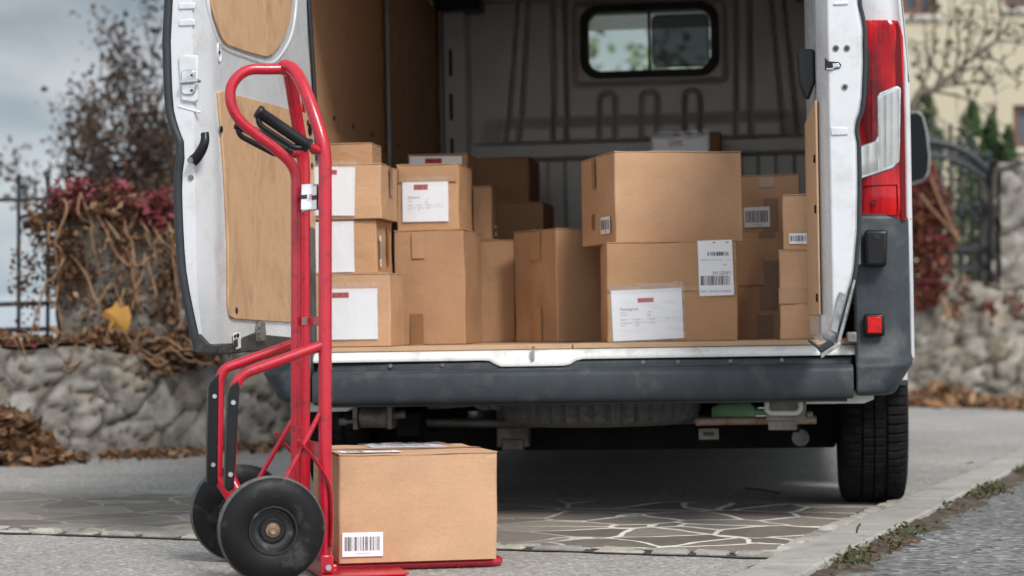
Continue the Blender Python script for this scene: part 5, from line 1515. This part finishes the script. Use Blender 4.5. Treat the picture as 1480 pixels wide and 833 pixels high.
def tree(name, label, base, stems, depth, nl, size, cols, spread=.5, up=.12, jitter=.08, nch=(2, 4), cat='tree', bark=None):
    e = empty(name, Matrix.Translation(base)); tag(e, label, cat); tips = []; mb = MB()
    for (d, L, r) in stems: branch(mb, Vector((0, 0, 0)), Vector(d).normalized(), L, r, depth, tips, spread, up, 5, nch)
    mb.build('trunk', bark or M['bark'], e, recalc=False)
    if nl and tips:
        mb = MB()
        for k in range(nl):
            q, dd = random.choice(tips); p = q + Vector((random.gauss(0, jitter), random.gauss(0, jitter), random.gauss(0, jitter))); t = random.uniform(.55, 1.3)
            mb.leaf(p, size * random.uniform(.6, 1.4), 0, tuple(x * t for x in random.choice(cols)))
        mb.build('crown', M['leaf'], e, recalc=False)
    return e
random.seed(77)
DK = [(.05, .032, .022), (.09, .05, .03), (.13, .07, .04), (.035, .026, .02)]
TB = at(190, 430, 15.5); TB.z = 0
tree('brown_leaved_tree', 'half-bare tree with dark brown leaves behind the overgrown pillar', TB,
     [((-.10, 0, 1), 1.35, .050), ((-.34, .1, 1), 1.05, .036), ((.22, 0, 1), 1.10, .038), ((-.6, -.1, 1), .85, .030), ((.5, .15, .9), .95, .030), ((.05, .3, 1), 1.0, .03), ((.3, -.2, .8), .8, .03)], 3, 8800, .052, DK, .46, .18, .07)
# hazy far ground and hill
hm = simple('hazy_hill', (.34, .37, .40), .95, 0, .05, .15)
mb = MB()
def hill(u, v):
    x = -120 + 240 * u; return Vector((x, 95 + 25 * v, 2.6 * v * (.75 + .5 * noise.noise(Vector((x * .02, 3, 0))) + .35 * max(0, -x / 60)) - .2))
mb.grid(hill, 80, 8); tag(mb.build('hill', hm, recalc=False), kind='structure')
# green shrubs peeping right of the pillar
def conifer(name, label, base, h, r, n, cols, cat='shrub', grp=None):
    e = empty(name, Matrix.Translation(base)); tag(e, label, cat, grp); mb = MB(); mb.tube([(0, 0, 0), (0, 0, h * .9)], [.04, .008], 7); mb.build('trunk', M['bark'], e, recalc=False)
    mb = MB()
    for k in range(n):
        t = random.random() ** .8; a = random.random() * 6.283; rr = r * (1 - t) ** .55 * (.78 + .75 * noise.noise(Vector((math.cos(a) * 1.6, math.sin(a) * 1.6, t * 6)))) * random.random() ** .35
        p = Vector((rr * math.cos(a), rr * math.sin(a), .05 + t * (h - .05))); tt = random.uniform(.5, 1.35)
        mb.leaf(p, random.uniform(.03, .075), 0, tuple(x * tt for x in random.choice(cols)), (math.cos(a), math.sin(a), random.gauss(.4, .5)), .4)
    mb.build('crown', M['leaf'], e, recalc=False); return e
GRN = [(.035, .075, .022), (.05, .10, .03), (.025, .055, .018), (.07, .12, .04)]
b = at(258, 470, 11.6); b.z = 0; conifer('green_shrub', 'small dark green shrub between the overgrown pillar and the van door', b, .92, .26, 1500, GRN)
# trees seen through the cab window
random.seed(5)
tree('pale_green_tree', 'pale green tree seen through the windows of the van cab', Vector((.95, 25.5, 0)), [((0, 0, 1), 2.3, .09), ((.3, .1, 1), 2.0, .07), ((-.3, 0, 1), 1.9, .07)], 3, 5200, .16, [(.34, .38, .24), (.42, .45, .32), (.24, .29, .17)], .5, .12, .22)

# ---- right side: house
HYY = 24.0
plaster = NT('cream_plaster'); plaster.set(Roughness=.9)
plaster.color(plaster.mix(plaster.ramp(plaster.noise(.8, 8, .7), [(.45, 0.0), (.75, .35)]), (.47, .415, .30), (.38, .335, .245))); plaster.bump(plaster.noise(60, 5, .7), .3, .01)
house = empty('house', at(1400, 461, HYY)); house.location.z = 0; tag(house, 'cream plastered house with brown framed windows behind the iron gate', 'house')
HM = house.matrix_world.inverted() if False else Matrix.Translation(-house.location)
def H(px, py, dy=0): p = at(px, py, HYY); p.y += dy; return HM @ p
mb = MB(); a = H(1225, 461); b = H(2500, 461)
wins = [(1302, 1355, -170, 22), (1452, 1520, -170, 12), (1464, 1540, 152, 214), (1600, 1660, -170, 12), (1600, 1660, 100, 214)]
# wall built round the openings
xs_ = sorted({a.x, b.x} | {H(w[0], 0).x for w in wins} | {H(w[1], 0).x for w in wins}); zs_ = sorted({0, 8.5} | {H(0, w[2]).z for w in wins} | {H(0, w[3]).z for w in wins})
for x0, x1 in zip(xs_, xs_[1:]):
    for z0, z1 in zip(zs_, zs_[1:]):
        cx_, cz_ = (x0 + x1) / 2, (z0 + z1) / 2
        if any(H(w[0], 0).x < cx_ < H(w[1], 0).x and H(0, w[3]).z < cz_ < H(0, w[2]).z for w in wins): continue
        mb.add([(x0, 0, z0), (x1, 0, z0), (x1, 0, z1), (x0, 0, z1)], [(0, 1, 2, 3)])
for w in wins:
    x0, x1, z0, z1 = H(w[0], 0).x, H(w[1], 0).x, H(0, w[3]).z, H(0, w[2]).z
    for q in ([(x0, 0, z0), (x0, .2, z0), (x0, .2, z1), (x0, 0, z1)], [(x1, 0, z0), (x1, .2, z0), (x1, .2, z1), (x1, 0, z1)], [(x0, 0, z0), (x1, 0, z0), (x1, .2, z0), (x0, .2, z0)], [(x0, 0, z1), (x1, 0, z1), (x1, .2, z1), (x0, .2, z1)]): mb.add(q, [(0, 1, 2, 3)])
mb.add([(a.x, 0, 0), (a.x, 7, 0), (a.x, 7, 8.5), (a.x, 0, 8.5)], [(0, 1, 2, 3)])
mb.build('wall', plaster.mat, house, recalc=False)
mb = MB(); mb.prism([(a.x - .5, -.6, 8.3), (a.x - .5, 3.5, 10.6), (a.x - .5, 3.5, 10.45), (a.x - .5, -.5, 8.15)], (b.x - a.x + 1, 0, 0)); mb.build('roof', simple('roof_tiles', (.22, .09, .06), .8, 0, 4, .2), house)
wood = simple('brown_window_wood', (.12, .055, .032), .5, 0, 9, .3)
panem = simple('dark_window_pane', (.055, .065, .08), .08, 0, 2, .4)
for w in wins:
    x0, x1, z0, z1 = H(w[0], 0).x, H(w[1], 0).x, H(0, w[3]).z, H(0, w[2]).z; t = .075
    mb = MB()
    mb.span((x0, .06, z0), (x1, .13, z0 + t)); mb.span((x0, .06, z1 - t), (x1, .13, z1)); mb.span((x0, .061, z0 + t), (x0 + t, .129, z1 - t)); mb.span((x1 - t, .061, z0 + t), (x1, .129, z1 - t)); mb.span(((x0 + x1) / 2 - .03, .065, z0 + t), ((x0 + x1) / 2 + .03, .125, z1 - t))
    fr = mb.build('window', wood, house)
    mb = MB(); mb.add([(x0, .10, z0), (x1, .10, z0), (x1, .10, z1), (x0, .10, z1)], [(0, 1, 2, 3)]); mb.build('pane', panem, fr, recalc=False)
    mb = MB(); mb.span((x0 - .05, -.05, z0 - .05), (x1 + .05, .05, z0 - .002)); mb.build('window_sill', simple('pale_sill', (.5, .48, .44), .7), fr)
# bare shrub
random.seed(15)
sb = at(1318, 158, 18.0); root = Vector((sb.x - .35, 18.0, .2))
e = empty('bare_shrub', Matrix.Translation((root.x, root.y, 0))); tag(e, 'leaning bare branched shrub with a few dark buds in front of the cream house', 'shrub')
mb = MB(); tips = []
Lx = lambda px, py, dy=0: at(px, py, 18.0 + dy) - Vector((root.x, root.y, 0))
trunk = [Vector((0, 0, 0)), Vector((.05, 0, 1.2)), Lx(1316, 158), Lx(1350, 130), Lx(1380, 105), Lx(1408, 82), Lx(1440, 58), Lx(1462, 28)]
tps = smooth_path(trunk, 4); mb.tube(tps, [.042 - .035 * k / (len(tps) - 1) for k in range(len(tps))], 8)
ends = [(1316, 158, 1345, 95, 1352, 10), (1350, 130, 1368, 80, 1372, 5), (1380, 105, 1386, 60, 1378, 0), (1408, 82, 1425, 40, 1420, -8), (1350, 130, 1390, 120, 1430, 122), (1408, 82, 1445, 90, 1470, 120), (1440, 58, 1470, 60, 1490, 50), (1380, 105, 1420, 100, 1440, 140), (1340, 140, 1330, 100, 1322, 60), (1395, 92, 1402, 40, 1408, 5), (1440, 58, 1448, 20, 1440, -10), (1365, 118, 1342, 80, 1336, 30), (1350, 132, 1400, 145, 1435, 175)]
for (a, b_, c, d, x, y) in ends:
    pts = smooth_path([Lx(a, b_), Lx(c, d, random.uniform(-.3, .3)), Lx(x, y, random.uniform(-.5, .5))], 6)
    mb.tube(pts, [.013 - .009 * k / (len(pts) - 1) for k in range(len(pts))], 6)
    for q in pts[3:]:
        for r_ in range(1):
            dd = Vector((random.gauss(0, .6), random.gauss(0, .6), random.gauss(.3, .5))).normalized(); L = random.uniform(.08, .25)
            mb.tube([q, q + dd * L * .5 + Vector((0, 0, .02)), q + dd * L], [.006, .005, .003], 4, 0, False); tips.append(q + dd * L); tips.append(q + dd * L * .6)
mb.build('trunk', simple('pale_bark', (.13, .11, .085), .9, 0, 12, .4), e, recalc=False)
mb = MB()
for q in tips:
    if random.random() < .5:
        for k in range(random.randint(1, 2)): mb.leaf(q + Vector((random.gauss(0, .03), random.gauss(0, .03), random.gauss(0, .03))), random.uniform(.04, .085), 0, random.choice(DK))
mb.build('crown', M['leaf'], e, recalc=False)
# conifers by the gate
for px, top, Yc, h0, r_, lab in ((1338, 126, 19.6, 0, .75, 'dark green conifer behind the van mirror, leftmost of the conifer row'), (1406, 146, 19.4, 0, .66, 'tall slim conifer behind the iron gate arch'), (1434, 162, 19.5, 0, .46, 'slim conifer just left of the tall stone pillar cap'), (1458, 182, 19.3, 0, .42, 'shortest conifer, above the right stone pillar')):
    p = at(px, top, Yc); h = p.z; p.z = 0; conifer('conifer', lab, p, h, r_, 4200, GRN, 'conifer', 'conifers in front of the cream house')
# right stone wall, pillar, gate
stone_wall('stone_wall', 'grey rubble stone wall with leaf drifts at its foot, right of the van', [Vector((2.75, 17.0, 0)), Vector((3.3, 16.9, 0)), Vector((4.6, 16.4, 0)), Vector((9.5, 15.0, 0))], .90, .5, 5.2, .045, 22, .030, tones=[(c[0] * 1.06, c[1] * 1.02, c[2] * .95) for c in GREY], mortar=(.11, .097, .08))
a = at(1433, 300, 17.2); b = at(1545, 300, 17.2)
pillar('stone_pillar', 'tall grey stone pillar beside the arched iron gate', ((a.x + b.x) / 2, 17.2, 0), b.x - a.x, .6, .7, at(0, 242, 17.2).z - .7, 33, 3.4, .06)
GY = 17.1
gate = empty('iron_gate', at(1390, 410, GY)); tag(gate, 'arched wrought iron gate with finials on top of the right stone wall', 'gate')
GL = lambda px, py: at(px, py, GY) - gate.location
mb = MB(); ar = smooth_path([GL(x, y) for x, y in ((1290, 214), (1325, 206), (1350, 206), (1380, 213), (1405, 226), (1425, 244), (1440, 266))], 6); mb.tube(ar, .030, 10); mb.tube([p + Vector((0, 0, -.10)) for p in ar], .016, 8); mb.build('arch_bar', M['iron'], gate)
mb = MB()
for y0 in (360, 388): mb.bar(GL(1290, y0 - 2), GL(1442, y0), .04, .04)
mb.build_each('rail', M['iron'], gate)
def arch_y(px): return interp([(1290, 214), (1325, 206), (1350, 206), (1380, 213), (1405, 226), (1425, 244), (1440, 266)], px)
for k, px in enumerate((1304, 1318, 1332, 1346, 1360, 1374, 1388, 1402, 1416, 1430)):
    mb = MB(); t = arch_y(px) - (22 if k % 2 else 6); mb.tube([GL(px, 408), GL(px, t)], .013, 8)
    mb.lathe([(0, .07), (.02, .035), (.012, .0), (.022, -.01), (0, -.02)], Matrix.Translation(GL(px, t)) @ Matrix.Rotation(R(-90), 4, 'Y'), 10)
    if k % 2 == 0: mb.lathe([(.0, .07), (.03, .05), (.04, 0), (.03, -.05), (0, -.07)], Matrix.Translation(GL(px, 305)) @ Matrix.Rotation(R(-90), 4, 'Y'), 12)
    mb.build('picket', M['iron'], gate)
mb = MB()
for k in range(9):
    c = GL(1311 + 14 * k, 374); mb.tube([c + Vector((.03 * math.cos(q), 0, .055 * math.sin(q))) for q in [6.283 * i / 16 for i in range(17)]], .010, 6)
    px = 1318 + 14 * k; c = GL(px, arch_y(px) + 9); mb.tube([c + Vector((.026 * math.cos(q), 0, .026 * math.sin(q))) for q in [6.283 * i / 14 for i in range(15)]], .009, 6)
for px in (1380, 1416): 
    c = GL(px, 305); mb.tube([c + Vector((.05 * math.cos(q), 0, .10 * math.sin(q))) for q in [6.283 * i / 18 for i in range(19)]], .010, 6)
mb.build_each('scroll', M['iron'], gate)
# red-brown creeper on the gate
random.seed(8); blobs = []
RB = [(.20, .065, .045), (.28, .09, .05), (.13, .05, .035), (.22, .035, .045), (.32, .14, .08)]
for px, py, rx, rz, n in ((1335, 260, .12, .16, 240), (1345, 300, .17, .22, 330), (1332, 350, .16, .26, 400), (1348, 390, .17, .2, 300), (1335, 425, .13, .14, 200), (1365, 345, .10, .2, 120), (1320, 290, .08, .3, 300)):
    blobs.append((at(px, py, 16.75), rx, .14, rz, n, RB, .07))
for px, py in ((1395, 425), (1430, 450), (1465, 435), (1380, 450)): blobs.append((at(px, py, 16.45), .08, .04, .10, 34, RB + ORG, .06))
strands = [([at(1345, 255, 16.6), at(1358, 290, 16.6), at(1385, 345, 16.6)], .010), ([at(1330, 280, 16.6), at(1345, 300, 16.6), at(1390, 350, 16.6)], .009), ([at(1362, 430, 16.3), at(1370, 455, 16.3), at(1374, 462, 16.3)], .02)]
creeper('gate_creeper', 'rust red creeper hanging over the iron gate beside the van mirror', blobs, strands, None, None)
def rheap():
    px = random.uniform(1270, 1475); t = random.random(); hm_ = .12 * max(.15, 1 - abs(px - 1352) / 80) ; z = hm_ * random.random()
    b_ = at(px, 0, 16.5 - (px - 1310) * .004); return Vector((b_.x, b_.y - .12 - 1.25 * t * t * (1 - z / .16), z + .01))
litter('leaf_pile', None, rheap, 950, DRY + ORG + [(.42, .22, .10)], .12)
random.seed(4)
mb = MB()
for k in range(160):
    c = at(1413 if k < 100 else 1450, 585, 15.5); c.z = 0; c.y = 15.5
    d = Vector((random.gauss(0, .35), random.gauss(0, .35), 1)); p = c + Vector((random.gauss(0, .07), random.gauss(0, .05), 0)); s_ = d.orthogonal().normalized() * .006
    mb.add([p - s_, p + s_, p + d * random.uniform(.03, .09)], [(0, 1, 2)], 0, False, (.06, .13, .03))
tag(mb.build('grass_tuft', M['leaf'], recalc=False), kind='stuff')

# ================================================================== LIGHT, SKY, CAMERA
w = bpy.data.worlds.new('World'); scene.world = w; w.use_nodes = True; nt = w.node_tree; nt.nodes.clear()
out = nt.nodes.new('ShaderNodeOutputWorld'); bg = nt.nodes.new('ShaderNodeBackground'); sky = nt.nodes.new('ShaderNodeTexSky')
SUN_EL, SUN_AZ = R(46), R(152)
sky.sky_type = 'NISHITA'; sky.sun_disc = False; sky.sun_elevation = SUN_EL; sky.sun_rotation = SUN_AZ; sky.altitude = 400; sky.air_density = 1.0; sky.dust_density = 2.0
tc = nt.nodes.new('ShaderNodeTexCoord'); mp = nt.nodes.new('ShaderNodeMapping'); mp.inputs['Scale'].default_value = (1.6, 1.6, 4.5); nt.links.new(tc.outputs['Generated'], mp.inputs[0])
nz = nt.nodes.new('ShaderNodeTexNoise'); nz.inputs['Scale'].default_value = 2.6; nz.inputs['Detail'].default_value = 7; nz.inputs['Roughness'].default_value = .52; nt.links.new(mp.outputs[0], nz.inputs['Vector'])
cr_ = nt.nodes.new('ShaderNodeValToRGB'); E_ = cr_.color_ramp.elements; E_[0].position = .40; E_[0].color = (3.3, 4.0, 4.6, 1); E_[1].position = .62; E_[1].color = (8.2, 8.5, 8.8, 1)
nt.links.new(nz.outputs['Fac'], cr_.inputs[0])
mx = nt.nodes.new('ShaderNodeMix'); mx.data_type = 'RGBA'; mx.inputs['Factor'].default_value = .86
nt.links.new(sky.outputs[0], mx.inputs[6]); nt.links.new(cr_.outputs[0], mx.inputs[7]); sp_ = nt.nodes.new('ShaderNodeSeparateXYZ'); nt.links.new(tc.outputs['Generated'], sp_.inputs[0])
gr = nt.nodes.new('ShaderNodeMapRange'); gr.inputs[1].default_value = -.7; gr.inputs[2].default_value = .75; gr.inputs[3].default_value = 1.45; gr.inputs[4].default_value = .62; gr.inputs[4].default_value = .56; nt.links.new(sp_.outputs[1], gr.inputs[0])
gz = nt.nodes.new('ShaderNodeMapRange'); gz.inputs[1].default_value = .0; gz.inputs[2].default_value = .13; gz.inputs[3].default_value = 1.45; gz.inputs[4].default_value = .92; nt.links.new(sp_.outputs[2], gz.inputs[0])
mm_ = nt.nodes.new('ShaderNodeMath'); mm_.operation = 'MULTIPLY'; nt.links.new(gr.outputs[0], mm_.inputs[0]); nt.links.new(gz.outputs[0], mm_.inputs[1])
ml = nt.nodes.new('ShaderNodeMix'); ml.data_type = 'RGBA'; ml.blend_type = 'MULTIPLY'; ml.inputs['Factor'].default_value = 1
nt.links.new(mx.outputs[2], ml.inputs[6]); nt.links.new(mm_.outputs[0], ml.inputs[7]); nt.links.new(ml.outputs[2], bg.inputs[0]); bg.inputs[1].default_value = .07; nt.links.new(bg.outputs[0], out.inputs[0])
sl = bpy.data.lights.new('sun', 'SUN'); sl.energy = 1.5; sl.angle = R(16); sl.color = (1, .97, .93)
so = bpy.data.objects.new('sun', sl); COL.objects.link(so)
sd = Vector((math.sin(SUN_AZ) * math.cos(SUN_EL), math.cos(SUN_AZ) * math.cos(SUN_EL), math.sin(SUN_EL)))
so.rotation_euler = sd.to_track_quat('Z', 'Y').to_euler()
cam = bpy.data.cameras.new('camera'); cam.sensor_width = 36; cam.lens = F_PX / 1480 * 36; cam.shift_y = (HY - 416.5) / 1480; cam.clip_end = 500; cam.clip_start = .05
cam.dof.use_dof = True; cam.dof.focus_distance = 5.95; cam.dof.aperture_fstop = 2.9
co = bpy.data.objects.new('camera', cam); COL.objects.link(co); co.location = (0, 0, CAMZ); co.rotation_euler = (R(90), 0, 0); scene.camera = co
vs_ = scene.view_settings; vs_.view_transform = 'Standard'; vs_.look = 'None'; vs_.exposure = 1.10; vs_.gamma = 1
scene.cycles.use_denoising = True
try: scene.cycles.denoiser = 'OPENIMAGEDENOISE'
except Exception: pass
scene.cycles.max_bounces = 8; scene.cycles.diffuse_bounces = 4; scene.cycles.transparent_max_bounces = 12; scene.cycles.caustics_reflective = False; scene.cycles.caustics_refractive = False
